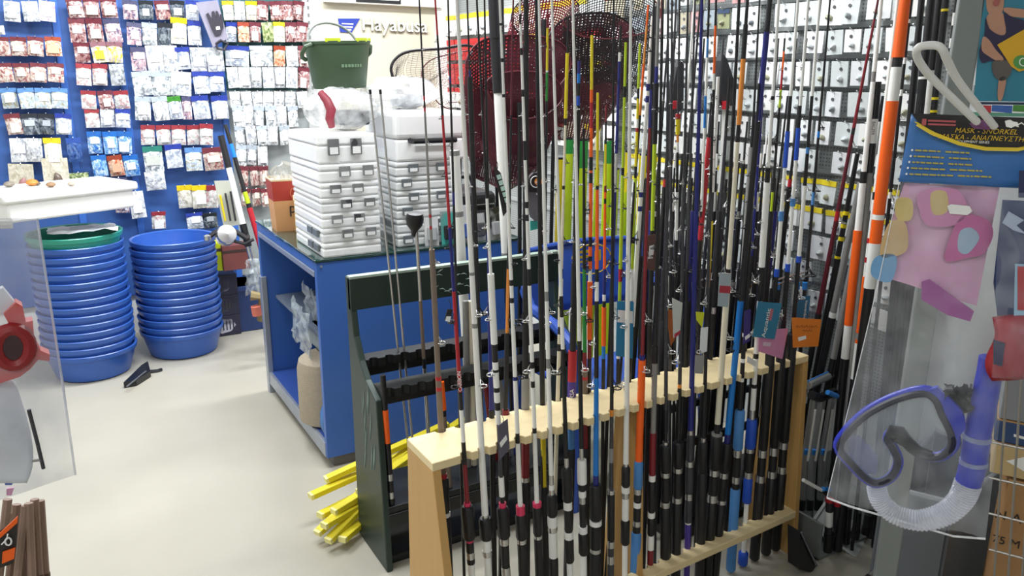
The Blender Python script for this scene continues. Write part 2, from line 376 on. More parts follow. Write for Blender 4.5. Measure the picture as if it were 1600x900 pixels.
def packet(px0, px1, py0, py1, st, label, group, parent_panel, off=.075, jit=True):
    y = YB-.02-off
    a = at_y((px0+px1)/2, py0, y); wd = at_y(px1, py0, y).x-at_y(px0, py0, y).x; b = at_y((px0+px1)/2, py1, y)
    h = a.z-b.z
    body, head, ins, wds = STY[st]
    t = thing('hanging_packet', label, 'packet', a, 0, group)
    t.scale = (wd*1.0, 1, h*1.02)
    if jit: t.rotation_euler = (random.uniform(-.06, .16), random.uniform(-.09, .09), random.uniform(-.2, .2))
    if st == 'k':
        inst('card', ME_CARD, body, t)
        inst('lure', ME_LURE, mat('lure_'+('pink' if px0 < 40 else 'brown'), 'a87878' if px0 < 40 else '6a5a50', .3), t, (0.05, -.012, -.6), (.9, 1, .55), (0, .35 if px0 < 40 else -.35, 0))
    else:
        inst('pouch', body, body, t) if False else inst('pouch', ME_POUCH, body, t)
        if head: inst('header_card', ME_HEAD, mat('card_'+head, head, .4, var=.15, scale=6), t)
        if ins and random.random() < .75: inst('insert', ME_INS, mat('card_'+ins, ins, .35, var=.2, scale=5), t, (random.uniform(-.06, .06), 0, random.uniform(-.05, .08)), (random.uniform(.7, 1.1), 1, random.uniform(.6, 1.1)))
    inst('hook', ME_HOOK, hookm, parent_panel, (a.x, y-.004, a.z-.006))
    return t
# rows read from the photo: top px, bottom px, [(left px, width px, style), ...]
def run(x0, pitch, s): return [(x0+i*pitch, pitch*.93, c) for i, c in enumerate(s) if c != ' ']
LEFT = [
 ('left-hand blue board', 0, [
  (2, 33, run(5, 27.5, 'wwp')), (40, 54, [(-14, 20, 'w')]), (58, 87, run(-12, 27, 'rrro')), (99, 128, run(-8, 27.3, 'rrrr')), (138, 169, run(-1, 27, 'llll')),
  (178, 210, run(5, 27, 'rddb')), (216, 253, [(14, 26, 'w'), (40, 25, 'w'), (67, 27, 'y'), (102, 23, 'n')]),
  (256, 308, [(12, 40, 'k')]), (247, 302, [(64, 41, 'k')]), (270, 298, [(106, 32, 'g')])]),
 ('second blue board', 1, [
  (-4, 27, run(101, 27, 'mmm')), (29, 66, run(106, 27, 'mmv')), (66, 97, run(114, 26, 'mYY')), (100, 133, run(118, 25.5, 'RRx')), (142, 170, run(126, 25, 'RmR')),
  (171, 199, run(131, 24.5, 'Rwb')), (206, 240, run(135, 24, 'BBB')), (243, 275, run(141, 25, 'BoB')), (278, 304, run(145, 27, 'Bv')), (306, 332, [(180, 22, 'v')]), (299, 340, [(199, 24, 'w')])]),
 ('third blue board', 2, [
  (1, 30, run(191, 24.5, 'vdmd')), (1, 31, [(290, 20, 'b')]), (36, 70, run(197, 24.5, 'vcd')), (28, 68, [(266, 25, 'y')]), (33, 70, [(292, 21, 'b')]),
  (74, 110, [(202, 24, 'v')]), (71, 111, [(226, 28, 'w'), (254, 22, 'w')]), (74, 108, [(272, 22, 'b')]), (74, 111, [(296, 25, 'w'), (321, 26, 'w')]),
  (112, 149, [(204, 31, 'c'), (236, 30, 'c'), (267, 32, 'w')]), (112, 146, [(300, 24, 'b')]), (113, 143, [(324, 25, 'b')]),
  (151, 188, [(210, 25, 'c'), (236, 24, 'c')]), (151, 186, [(260, 21, 'G'), (283, 15, 'v')]), (150, 186, [(298, 26, 'b'), (329, 25, 'b')]),
  (196, 226, run(219, 24, 'RRRR')), (194, 226, [(312, 20, 'R')]), (229, 268, [(222, 30, 'e')]), (226, 262, [(256, 26, 'b')]), (231, 266, [(288, 26, 'l'), (315, 30, 'r')]),
  (268, 297, [(225, 31, 'w')]), (290, 325, [(276, 23, 'y'), (299, 23, 'y'), (322, 20, 'R')]), (331, 357, [(236, 22, 'R')]), (333, 357, [(290, 25, 'b'), (316, 22, 'd')])]),
 ('teal board beside the white panel', 3, [
  (2, 31, run(346, 18.6, 'ywymmmm')), (35, 65, run(352, 18.6, 'bomgymm')), (72, 103, [(352, 36, 'b'), (390, 34, 'c'), (427, 18, 'o'), (446, 18, 'w'), (465, 15, 'm')]),
  (105, 137, run(353, 18.8, 'wwwwwwm')), (143, 168, run(358, 17.5, 'wwwwwww')), (166, 198, run(362, 17.2, 'cwccwc')), (197, 226, run(365, 17.5, 'cwcwc')),
  (227, 258, run(369, 16.5, 'ccw')), (260, 290, run(374, 15, 'rrr')), (295, 322, run(377, 15, 'rrr'))]),
]
for pname, pi, rows in LEFT:
    nrow = 0; last = None
    rows = sorted(rows, key=lambda r: r[0])
    flat_ = []
    for (y0, y1, it) in rows:
        if last is None or abs(y0-last) > 9: nrow += 1; last = y0; n = 0; cur = []; flat_.append(cur)
        cur += [(x, wd, y0, y1, s) for x, wd, s in it]
    for ri, cur in enumerate(flat_):
        cur.sort()
        for ci, (x, wd, y0, y1, s) in enumerate(cur):
            packet(x, x+wd, y0, y1, s, '%s packet, %s from left in %s row of %s' % (STY[s][3], ORD[ci], ORD[ri], pname), 'packets on the '+pname, PANEL[pi], off=.06+.02*random.random())
# glove in its packet, hanging askew over the seam
t = thing('glove_packet', 'grey printed packet showing a dark glove, hanging askew on third blue board', 'packet', at_y(322, 2, YB-.16), 0, None, True)
t['_w'] = 1
q = [at_y(*p, YB-.16) for p in ((306, 4), (340, 0), (356, 60), (333, 74))]
MB().prism(q, (0, .012, 0)).build('card', mat('glove_card', '8e8a9c', .35, var=.2), t, False)
gl = [(322, 22), (325, 20), (331, 30), (331, 18), (334, 17), (338, 29), (337, 17), (340, 18), (344, 30), (344, 22), (347, 23), (349, 42), (345, 54), (336, 56), (330, 44)]
MB().prism([at_y(x, y, YB-.164) for x, y in gl], (0, -.008, 0)).build('glove_print', mat('glove_dark', '2a2632', .6), t, False)
MB().prism([at_y(x, y, YB-.174) for x, y in ((337, 42), (343, 41), (344, 46), (338, 47))], (0, -.002, 0)).build('price_sticker', mat('ink_white', ''), t, False)
MB().tube([at_y(338, 68, YB-.16), at_y(345, 63, YB-.17), at_y(356, 68, YB-.165), at_y(350, 78, YB-.16), at_y(340, 76, YB-.16)], .008, 6, closed=True).build('cuff_loop', mat('glove_dark', ''), t)
# ---------------------------------------------------------------- right wall: white carded lures
ME_RC = MB().box((-.006, -.5, -1), (0, .5, 0)).mesh('card')
ME_RH = MB().box((-.009, -.5, -.22), (.001, .5, 0)).mesh('header_strip')
ME_RB = MB().lathe([(.001, -.2), (.16, -.14), (.2, 0), (.16, .16), (.001, .22)], 8, mtx=Matrix.Diagonal((.08, 1, 1)).to_3x3()).mesh('blister', True)
ME_RD = MB().lathe([(.001, 0), (.012, 0), (.012, .003), (.001, .003)], 10, mtx=Matrix.Rotation(-math.pi/2, 3, 'Y')).mesh('emblem_dot')
ME_RE = MB().box((0, .47, -.98), (.05, .5, -.02)).mesh('stack_edge')
cw = mat('lure_card_white', 'eceeee', .35, var=.05); 
rcol = [('card_f', 'f0f0ee'), ('card_h', 'd4dada'), ('card_i', 'e0e2e4')]
def rcard(y, z, wd, h, i, label, group, head=None, base=None, dot=True, off=.09):
    t = thing('lure_card', label, 'lure card', (XR-off, y, z), 0, group); t.scale = (1, wd, h)
    t.rotation_euler = (random.uniform(-.04, .04), random.uniform(-.1, .05), random.uniform(-.12, .12))
    inst('card', ME_RC, mat(base[0], base[1], .35, var=.06) if base else mat(*rcol[i % 3], .35, var=.06), t)
    if head: inst('header_strip', ME_RH, mat('card_'+head, head, .4), t)
    if dot: inst('emblem_dot', ME_RD, mat('dot_dark', '54565a', .4), t, (-.006, random.uniform(-.1, .1), -.3), (1, 1/wd*.5, 1/h*.5))
    inst('blister', ME_RB, mat(*random.choice([('lure_grey', '9aa0a2'), ('lure_dark', '70767c'), ('lure_pale', 'c4cacc'), ('lure_pale', ''), ('lure_olive', 'a8a88e')]), .25), t, (-.008, random.uniform(-.12, .12), -.7), (1, .8, .55), (random.uniform(-.6, .6), 0, 0))
    inst('stack_edge', ME_RE, mat('card_edge', 'b4babc', .5), t)
    inst('hook', ME_HOOK, hookm, wr, (XR-off-.004, y, z-.006), (1, 1, 1), (0, 0, math.pi/2+math.pi))
for ri, z in enumerate(RROW):
    ys = []; y = 1.66+.02*random.random()
    while y < 3.15:
        wd = random.choice([.066, .066, .07, .095]); ys.append((y, wd)); y += wd+.014+ (.05 if random.random() < .08 else 0)
    for ci, (y, wd) in enumerate(ys):
        yellow = ri in (7, 8)
        colored = ri in (0, 1) and y > 2.3
        base = None; head = None
        if colored and random.random() < .6:
            base = random.choice([('card_moss', '9ca07c'), ('card_pinkish', 'c89a9a'), ('card_sand', 'b8b09a'), ('card_steel', '9aa4ac')])
            if random.random() < .4: head = random.choice(['b02c38', '40506c', 'd8d8d4'])
        rcard(y, z, wd, random.choice([.085, .09, .078]), random.randrange(3), '%s lure card, %s from near end in %s row of right wall' % ('yellow-headed' if yellow else (base[0][5:] if base else 'white'), ORD[ci], ORD[ri]),
              'lure cards on the near right-hand wall', head='e2cc28' if yellow else head, base=base, dot=not yellow)
for ri, z in enumerate([1.99, 1.83, 1.67, 1.51, 1.35]):
    y = 3.3; ci = 0
    while y < 5.2:
        base = random.choice([('card_f', 'f0f0ee'), ('card_h', 'd4dada'), ('card_sand', 'b8b09a'), ('card_f', '')]); head = random.choice(['c02830', 'e2cc28', '40506c', 'c02830', None])
        if y > 4.2 : base = ('card_f', '') if ri != 1 and ri != 2 else ('card_scarlet', 'c81e24'); head = 'e2cc28' if ri == 0 else 'c81e24'
        rcard(y, z, .14, .135, 0, '%s tackle card, %s from rod end in %s row far along right wall' % (('scarlet' if base[0] == 'card_scarlet' else 'sand' if base[0] == 'card_sand' else 'grey' if base[0] == 'card_h' else 'white'), ORD[ci], ORD[ri]), 'tackle cards far along the right wall', head=head, base=base, dot=False)
        y += .155; ci += 1
# ================================================================== tubs
tubblue = mat('tub_blue', '3460b4', .3, var=.08, scale=4)
def tub_mesh(name, R=.232, r=.185, h=.155):
    return MB().lathe([(.001, .004), (r-.01, .0), (r, .006), (R-.012, h-.03), (R-.004, h-.026), (R, h-.004), (R-.004, h), (R-.016, h-.004), (R-.02, h-.03), (r-.006, .014), (.001, .012)], 40).mesh(name, True)
ME_TUB = tub_mesh('tub')
def tub(c, z, m, label, group):
    me = ME_TUB
    key = 'tub'+m.name
    me2 = bpy.data.meshes.get(key) or me.copy()
    me2.name = key
    if not me2.materials: me2.materials.append(m)
    t = mk('round_tub', me2, None, None, (c[0]+random.uniform(-.003, .003), c[1]+random.uniform(-.003, .003), z)); t.rotation_euler = (random.uniform(-.006, .006), random.uniform(-.006, .006), random.random()*6)
    return tag(t, label, 'tub', group)
T1, T2 = (.075, 4.685), (.565, 4.81)
N1, N2 = 14, 13
for i in range(N1): tub(T1, i*.0445, tubblue, 'blue plastic tub, %s from floor in the left-hand stack' % ORD[i], 'blue tubs in the left-hand stack')
tub(T1, N1*.0445+.01, mat('tub_teal', '2f9a86', .35, var=.06), 'teal green tub on top of the left-hand tub stack', None) 
for i in range(N2): tub(T2, i*.0445, tubblue, 'blue plastic tub, %s from floor in the right-hand stack%s' % (ORD[i], ', open on top' if i == N2-1 else ''), 'blue tubs in the right-hand stack')
ztop1 = N1*.0445+.01+.155
# newspaper in the teal tub and the white foam box resting on it
def crumple(fn, nu, nv, amp, seed, fr=6):
    def g(u, v):
        p = V(fn(u, v)); n = noise.noise_vector((u*fr+seed, v*fr, seed*1.7)); return p+n*amp
    return g
MB().grid(crumple(lambda u, v: (T1[0]-.12+.32*u, T1[1]-.2+.36*v, ztop1+.0+.03*(1-v)), 12, 12, .015, 3.1), 14, 12).build('newspaper', PK('news', 'd8dadc', 'a6aab0', 'f0f0f0', rough=.8)).__class__
np_ = bpy.data.objects['newspaper']; tag(np_, 'crumpled grey newspaper lying in the teal tub', 'paper')
a = at_y(180, 296, 4.42); b = at_y(180, 333, 4.42)
fb = thing('foam_box', 'long white foam box lying across the teal tub', 'box', (-.06, 4.60, b.z-.005))
fb.rotation_euler = (0, 0, .42)
FW = .42; hz = a.z-b.z+.01
mb = MB().box((-.22, -.17, 0), (FW-.02, .17, hz)); o = mb.build('box_body', mat('foam_white', 'f2f2f0', .7, var=.03, bump=.05, bscale=200), fb); bevel(o, .012, 3)
o = MB().box((-.24, -.19, hz-.035), (FW, .19, hz+.008)).build('box_lid', mat('foam_white', ''), fb); bevel(o, .012, 3)
for k, (x, c, s) in enumerate(((-.02, 'c07a30', .03), (.06, '8a6a4c', .024), (-.12, '7c7468', .026), (.15, 'a09484', .02), (.0, '5c5044', .018))):
    o = MB().lathe([(.001, -.6*s), (s*.8, -.3*s), (s, 0), (s*.7, .4*s), (.001, .6*s)], 10).build('bait_lump', mat('bait_'+c, c, .6, var=.3), None)
    o.location = fb.location+V((x, .05*(-1)**k, hz+.008+.55*s)); tag(o, ['orange lump of bait on the white foam box', 'brown lump of bait on foam box, right of the orange lump', 'grey lump of bait on foam box, left of the orange lump', 'small pale lump near the right end of the foam box', 'tiny dark lump behind the orange lump on foam box'][k], 'bait')
# black folded blade-like piece on the floor between the stacks
q = [at_z(*p, .004) for p in ((194, 606), (222, 578), (232, 572), (236, 588), (214, 602))]
t = thing('black_bag', 'black pointed folded bag lying on the floor before the tub stacks', 'bag', q[2], 0, None, True)
MB().prism(q, (0, 0, .03)).build('bag_fold', mat('black_vinyl', '1a1c20', .3), t, False)
MB().tube([at_z(234, 580, .012), at_z(246, 579, .01), at_z(253, 577, .01)], .008, 6).build('strap', mat('black_vinyl', ''), t)
MB().tube([at_z(198, 604, .036), at_z(228, 580, .036)], .004, 5).build('seam', mat('grey_seam', '60646a', .4), t)
# ================================================================== blue counter
TZ, TX0, TX1, TY0, TY1 = .9, .85, 1.78, 2.945, 3.93
lam = mat('blue_laminate', '3c66b4', .38, var=.05, scale=3)
lam_shade = mat('blue_laminate_shaded', '2a4890', .5, var=.05)  # same laminate, shelf shadow inside the counter put into a darker blue
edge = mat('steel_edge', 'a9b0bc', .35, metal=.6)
ct = thing('blue_counter', 'blue laminate counter with open shelves and a glass sheet on top', 'counter', (TX0, TY0, 0), 0, None, True)
def cb(name, lo, hi, m, parent=ct):
    o = MB().box(lo, hi).build(name, m, parent, False); bevel(o, .003); return o
cb('end_panel', (TX0, TY0, .05), (TX1, TY0+.03, TZ-.012), lam)
cb('end_panel', (TX0, TY1-.03, .05), (TX1, TY1, TZ-.012), lam)
cb('back_panel', (TX1-.02, TY0+.03, .05), (TX1, TY1-.03, TZ-.06), lam_shade)
cb('top_board', (TX0, TY0+.03, TZ-.05), (TX1-.02, TY1-.03, TZ-.012), lam)
cb('front_lip', (TX0-.004, TY0+.03, TZ-.075), (TX0+.016, TY1-.03, TZ-.05), edge)
cb('shelf', (TX0+.06, TY0+.03, .5), (TX1-.02, TY1-.03, .518), mat('smoked_shelf', '6d7684', .3, var=.05))
cb('shelf', (TX0+.01, TY0+.03, .09), (TX1-.02, TY1-.03, .115), lam_shade)
cb('base_rail', (TX0-.004, TY0+.02, .05), (TX0+.012, TY1-.03, .115), edge)
cb('plinth', (TX0+.03, TY0+.02, 0), (TX1-.02, TY1-.03, .05), mat('plinth_grey', '6e6a66', .6))
cb('corner_post', (TX0-.008, TY1-.04, .0), (TX0+.02, TY1+.004, .62), edge)
cb('glass_sheet', (TX0-.006, TY0-.004, TZ-.012), (TX1+.005, TY1, TZ), mat('glass_dark', '27433f', .06, var=.05, coat=.5))
a = at_y(502, 416.5, TY0-.002); MB().lathe([(.001, 0), (.005, 0), (.005, .003), (.001, .003)], 10, a, mtx=Matrix.Rotation(math.pi/2, 3, 'X')).build('screw_cap', edge, ct)
# what stands in it: woven roll, clear packets, reels, blue bag
c = at_z(474, 664, .12)
t = thing('woven_roll', 'thick beige woven roll with a dark cord on the lower counter shelf', 'roll', (.945, 3.2, .115))
MB().lathe([(.001, .0), (.11, .0), (.128, .012), (.13, .06), (.128, .25), (.12, .285), (.1, .3), (.001, .302)], 28).build('roll_body', mat('woven_beige', 'a89c88', .8, var=.12, scale=30, bump=.5, bscale=120, stretch=(1, 1, 3)), t)
MB().tube([(-.02, -.131, .30), (.02, -.13, .27), (.05, -.122, .2), (.03, -.131, .12), (-.03, -.132, .04), (-.07, -.12, .0)], .006, 6).build('cord', mat('cord_dark', '3a3632', .7), t)
for k, (x, y, z, sx, sz, lab) in enumerate(((.99, 3.30, .418, .3, .2, 'clear plastic packet of pale gear standing above the woven roll'), (1.08, 3.42, .43, .28, .22, 'crumpled clear packet behind the one above the woven roll'))):
    t = thing('clear_packet', lab, 'packet', (x, y, z), 0, None)
    MB().grid(crumple(lambda u, v: (-.13+.2*u*0+.02*u, -.17+sx*1.2*u, -.0+sz*(v)-.1*u*0), 10, 10, .022, 5.0+k), 14, 12).build('film', film('packet_film', 'cfd8dc', .38, .1), t)
    o = MB().box((-.07, -.12, 0), (-.01, .1, .1)).build('contents', mat('packet_fill%d' % k, 'aeb8a8' if k else '9aa6ac', .5, var=.3, scale=20), t); bevel(o, .02, 3)
for k in range(4):
    c = V((.98+.05*(k % 2), 3.02+.09*k, .518))
    t = thing('fishing_reel', 'dark and silver fishing reel, %s from front on the middle counter shelf' % ORD[k], 'reel', c, random.random()*3, 'reels on the counter shelf')
    MB().lathe([(.001, .0), (.034, .0), (.036, .012), (.02, .018), (.02, .04), (.034, .046), (.03, .06), (.001, .064)], 16).build('spool', K('k'), t)
    MB().lathe([(.021, .02), (.024, .03), (.021, .04)], 16).build('line', mat('reel_line', 'c8c4bc', .4), t)
    MB().tube([(0, 0, .06), (.03, 0, .085), (.055, 0, .08)], .005, 6).build('crank', K('s'), t)
    MB().lathe([(.001, -.012), (.011, -.008), (.011, .008), (.001, .012)], 8, (.06, 0, .082)).build('knob', K('w'), t)
    MB().tube([(-.02, 0, .03), (-.05, 0, .04), (-.06, -.02, .04), (-.06, .03, .04)], .005, 6).build('foot', K('s'), t)
t = thing('gift_box', 'dark red box lying deep on the middle counter shelf', 'box', (1.3, 3.35, .518))
bevel(MB().box((-.1, -.25, 0), (.12, .25, .15)).build('carton', mat('box_darkred', '5e1420', .5), t, False))
bevel(MB().box((-.102, -.252, .11), (.122, .252, .155)).build('lid', mat('box_darkred2', '701824', .5), t, False))
t = thing('blue_bag', 'translucent blue plastic bag on the lowest counter shelf near the front', 'bag', (.93, 3.04, .115))
MB().lathe([(.001, 0), (.06, 0), (.075, .04), (.07, .1), (.045, .16), (.02, .19), (.001, .195)], 18).build('bag_body', mat('bag_blue', '2f6fb4', .3, var=.2, scale=14, bump=.6, bscale=25), t)
MB().tube([(0, 0, .18), (.01, .01, .21), (.03, 0, .235)], [.014, .008, .02], 8).build('knot', mat('bag_blue', ''), t)
# ---------------------------------------------------------------- boxes on the counter
clear_w = mat('box_clear_white', 'fafbfb', .3, var=.04, scale=8, bump=.12, bscale=18, coat=.4)
clear_g = mat('box_clear_grey', 'eceeee', .3, var=.05, scale=8, bump=.15, bscale=18, coat=.4)
latk = mat('latch_dark', '3c3e42', .4); latw = mat('latch_white', 'f4f4f4', .3)
def tackle_box(x0, y0, z, wx_, dy, h, offs, label, group, m=clear_w, grey=False):
    t = thing('tackle_box', label, 'tackle box', (x0, y0, z), random.uniform(-.012, .012), group)
    bevel(MB().box((0, 0, 0), (wx_, dy, h*.62)).build('tray', m, t, False), .008, 2)
    bevel(MB().box((0, -.001, h*.63), (wx_, dy, h)).build('lid', m, t, False), .008, 2)
    for k, ox in enumerate(offs):
        l = bevel(MB().box((ox-.022, -.012, h*.3), (ox+.022, -.003, h*.86)).build('latch', latk if not grey else mat('latch_grey', '6a7074', .4), t, False), .002)
        MB().box((ox-.016, -.0135, h*(.34)), (ox+.016, -.011, h*.58)).build('latch_tab', latw, l, False)
    for yy in (.1, .3):
        if dy > .35 and z < 1.0: MB().box((-.01, dy*yy, h*.35), (-.001, dy*yy+.06, h*.8)).build('side_latch', mat('latch_grey', '6a7074', .4), t, False)
zs = TZ; hs = [.058]*5+[.07, .11]
for i, h in enumerate(hs):
    tackle_box(.885, 2.955, zs, .24, .4, h, ((.06, .15) if i % 2 == 0 else (.1, .195)) if i not in (0,) else (), 'clear white tackle box, %s from counter in the front-left box stack' % ORD[i], 'boxes in the front-left stack on the counter', clear_g if i in (1, 3) else clear_w); zs += h+.001
ZS1 = zs
zs = TZ; 
for i in range(6):
    h = .058
    tackle_box(1.215, 3.0, zs, .27, .36, h, ((.045,) if i % 2 == 0 else (.075, .2)), 'clear grey-latched tackle box, %s from counter in the right-hand box stack' % ORD[i], 'boxes in the right-hand stack on the counter', clear_g, True); zs += h+.001
t = thing('case', 'white tackle case with black handle on top of the right-hand box stack', 'case', (1.2, 3.0, zs))
bevel(MB().box((.02, 0, 0), (.34, .34, .09)).build('body', clear_w, t, False), .01)
bevel(MB().box((.015, -.005, .09), (.345, .345, .2)).build('lid', mat('case_white', 'f2f3f3', .3), t, False), .02, 3)
MB().tube([(.08, -.004, .085), (.08, -.04, .085), (.27, -.04, .085), (.27, -.004, .085)], .011, 8).build('handle', K('k'), t)
bevel(MB().box((.1, -.012, .06), (.25, -.004, .078)).build('latch', latw, t, False), .003)
# shrink film over the front-left stack
MB().grid(crumple(lambda u, v: (.872+.265*u, 2.938-.004*math.sin(9*u), .905+.46*v), 16, 16, .005, 8.2, 7), 22, 34).build('stretch_wrap', film('stretch_film', 'f6f8fa', .14, .06, .5, 7))
tag(bpy.data.objects['stretch_wrap'], 'shiny stretch wrap around the front-left box stack', 'wrap')
# the printed paper tub and the cream carton next to it
c = at_z(441, 361, TZ)
t = thing('paper_tub', 'red and tan printed paper snack tub on the blue counter', 'tub', (.93, 3.64, TZ), -.06)
red = mat('tub_red', 'a52f22', .5, var=.08); tan = mat('tub_tan', 'cf9a6a', .6, var=.08)
def sq(r, n=4): return r
PT = 1.0
mtx4 = Matrix.Rotation(math.pi/4, 3, 'Z')
hT = .235
r0, r1 = .088, .105
MB().lathe([(r0, 0), (r0+(r1-r0)*.6, hT*.6)], 4, mtx=mtx4, cap=(True, False)).build('lower_wall', tan, t, False)
MB().lathe([(r0+(r1-r0)*.6, hT*.6), (r1, hT)], 4, mtx=mtx4).build('upper_wall', red, t, False)
MB().lathe([(r1+.001, hT-.004), (r1+.002, hT+.004), (r1-.006, hT+.004), (r0, .03)], 4, mtx=mtx4).build('inner_wall', mat('tub_cream', 'd8c4a0', .6), t, False)
MB().prism([(-.0655, -.066, .002), (-.03+.095, -.0665, .002), (.07, -.0705, hT*.6), (.03, -.0705, hT*.6), (.045, -.068, hT*.3), (.035, -.0665, .002)][1:], (0, -.0012, 0)).build('red_band', red, t, False)
text('pic', .07, (-.005, -.0735, .085), (1, 0, 0), (0, -.05, 1), mat('ink_black', ''), t)
MB().tube([(.035+.03*math.cos(a/12*6.283), -.0765, .175+.03*math.sin(a/12*6.283)) for a in range(12)], .0025, 5, closed=True).build('ring_print', mat('tub_red2', 'c86a50', .5), t)
MB().grid(crumple(lambda u, v: (-.06+.12*u, -.02+.05*math.sin(3*v), .18+.14*v*(1-.4*abs(u-.5))), 10, 10, .02, 2.2), 10, 10).build('liner_bag', film('liner_film', 'eef0ee', .5, .2), t)
t = thing('cream_carton', 'narrow cream carton between the paper tub and the boxes', 'box', (.965, 3.47, TZ), .1)
bevel(MB().box((-.03, -.07, 0), (.03, .05, .17)).build('carton', mat('carton_cream', 'e4d8a8', .6, var=.05), t, False), .006)
MB().box((-.031, -.072, .15), (.031, .052, .173)).build('flap', mat('carton_cream2', 'ece2ba', .6), t, False)
# crumpled bag with a red strap, and the green bucket on it
t = thing('clear_bag', 'crumpled clear bag with a red strap lying on the front-left boxes', 'bag', (1.06, 3.18, ZS1))
def blob(u, v):
    th = u*6.283; ph = (v-.5)*3.05; r = 1+.25*noise.noise((math.cos(th)*1.6+4, math.sin(th)*1.6, ph*1.4))
    return (.15*r*math.cos(th)*math.cos(ph), .13*r*math.sin(th)*math.cos(ph), .085+.085*math.sin(ph))
MB().grid(crumple(blob, 10, 10, .012, 4.4, 8), 28, 16).build('bag_film', film('bag_film', 'e6e8ea', .42, .08, .8, 12), t)
MB().tube([(-.1, -.06, .15), (-.085, -.09, .12), (-.075, -.105, .085), (-.085, -.11, .05), (-.075, -.1, .02)], [.014, .018, .02, .017, .013], 10).build('red_strap', mat('strap_red', '8e3040', .5, var=.2), t)
bevel(MB().box((-.03, -.06, .02), (.1, .03, .08), Matrix.Rotation(.15, 4, 'Z')).build('dark_tray', mat('tray_black', '202226', .4), t, False), .01)
t2 = thing('clear_bag', 'crumpled clear bag lying on the white case behind the two steel rods', 'bag', (1.35, 3.25, zs+.2))
MB().grid(crumple(lambda u, v: (blob(u, v)[0]*1.1, blob(u, v)[1], blob(u, v)[2]*.8), 10, 10, .014, 7.4, 8), 28, 16).build('bag_film', film('bag_film', ''), t2)
bevel(MB().box((-.03, -.04, .01), (.09, .05, .06)).build('grey_tray', mat('tray_grey', '7c8088', .4), t2, False), .01)
bz = at_y(530, 136, 3.26).z
gb = thing('green_bucket', 'dark green bucket with raised handle on top of the counter boxes', 'bucket', (1.09, 3.27, ZS1+.165))
gb.rotation_euler = (0, -.035, .3)
gm = mat('bucket_green', '42583f', .5, var=.06)
hb = .185
MB().lathe([(.001, .004), (.105, .0), (.108, .004), (.132, hb-.012), (.136, hb-.01), (.137, hb), (.133, hb+.001), (.126, hb-.01), (.103, .01), (.001, .01)], 40).build('bucket_wall', gm, gb)
for s in (-1, 1):
    MB().tube([(s*.134, -.02, hb-.012), (s*.16, -.015, hb-.02), (s*.168, .0, hb-.045), (s*.16, .015, hb-.06), (s*.14, .02, hb-.07)], .009, 8).build('ear', gm, gb)
MB().tube([(-.12*math.cos(a/14*math.pi)*1.0, .02+.04*math.sin(a/14*math.pi), hb-.01+.085*math.sin(a/14*math.pi)) for a in range(15)], .0055, 8).build('bail_handle', mat('handle_grey', '9aa09c', .4, metal=.3), gb)
for a_ in (-2.3, -1.35, -.5):
    MB().box((-.03, -.004, 0), (.03, .004, .014), Matrix.Translation((.131*math.cos(a_), .131*math.sin(a_), hb-.003)) @ Matrix.Rotation(a_+math.pi/2, 4, 'Z')).build('rim_clip', mat('clip_lime', 'c6d634', .4), gb, False)
for k in range(7):
    a_ = -2.05+k*.11
    MB().box((-.005, -.0005, -.006), (.005, .001, .006), Matrix.Translation((.1225*math.cos(a_), .1225*math.sin(a_), .09)) @ Matrix.Rotation(a_+math.pi/2, 4, 'Z')).build('faint_letter', mat('letter_green', '6f8a6e', .5), gb, False)
# ================================================================== dark green rod rack behind the wooden one
gk = mat('rack_green', '24352f', .45, var=.12, scale=6); gk2 = mat('rack_black', '17191a', .45, var=.1)
GX0, GX1 = .80, 1.62
t = thing('green_rod_rack', 'dark green wooden rod rack with a printed top board', 'rod rack', (GX0, 2.3, 0), 0, None, True)
prof = [(2.16, 0), (2.43, 0), (2.44, .70), (2.45, .955), (2.405, .955), (2.40, .84), (2.385, .76), (2.34, .69), (2.29, .64), (2.2, .60)]
for x in (GX0, GX1-.022):
    bevel(MB().prism([(x, y, z) for y, z in prof], (.022, 0, 0)).build('side_panel', gk, t, False), .004)
bevel(MB().box((GX0, 2.4, .845), (GX1, 2.425, .958)).build('top_board', gk, t, False), .003)
MB().box((GX0, 2.398, .953), (GX1, 2.427, .961)).build('worn_edge', mat('worn_pale', '9fb0a4', .6, var=.2), t, False)
def scallop(x0, x1, yf, yb, z, th, n, r, front=True, back=False, xs=None, ang=0, fy=None):
    """a board with round notches along its front and/or back edge"""
    fy = fy or (lambda x: 0)
    xs = xs if xs is not None else [x0+(x1-x0)*(i+.5)/n for i in range(n)]
    pts = []
    def edge(y, sgn, xl):
        out = [(x0, y)]
        for x in xl:
            for k in range(7):
                a = math.pi*k/6; out.append((x-r*math.cos(a), y+sgn*r*1.1*math.sin(a)))
        out.append((x1, y)); return out
    pts += edge(yf, 1, xs if front else [])
    bl = edge(yb, -1, (back if isinstance(back, list) else xs) if back else [])
    pts += bl[::-1]
    return MB().prism([(x, y+fy(x), z) for x, y in pts], (0, 0, th))
for (y0, y1, z) in ((2.335, 2.4, .66), (2.2, 2.275, .60)):
    scallop(GX0+.02, GX1-.02, y0, y1, z, .03, 14, .016).build('notched_ledge', gk2, t, False)
    MB().box((GX0+.02, y1-.006, z-.05), (GX1-.02, y1+.006, z+.004)).build('ledge_face', gk2, t, False)
bevel(MB().box((GX0+.02, 2.18, .2), (GX1-.02, 2.42, .225)).build('butt_tray', gk2, t, False), .003)
bevel(MB().box((GX0+.02, 2.175, .15), (GX1-.02, 2.19, .2)).build('tray_face', gk2, t, False), .003)
bevel(MB().box((GX0+.02, 2.2, .0), (GX1-.02, 2.42, .03)).build('base_board', gk2, t, False), .003)
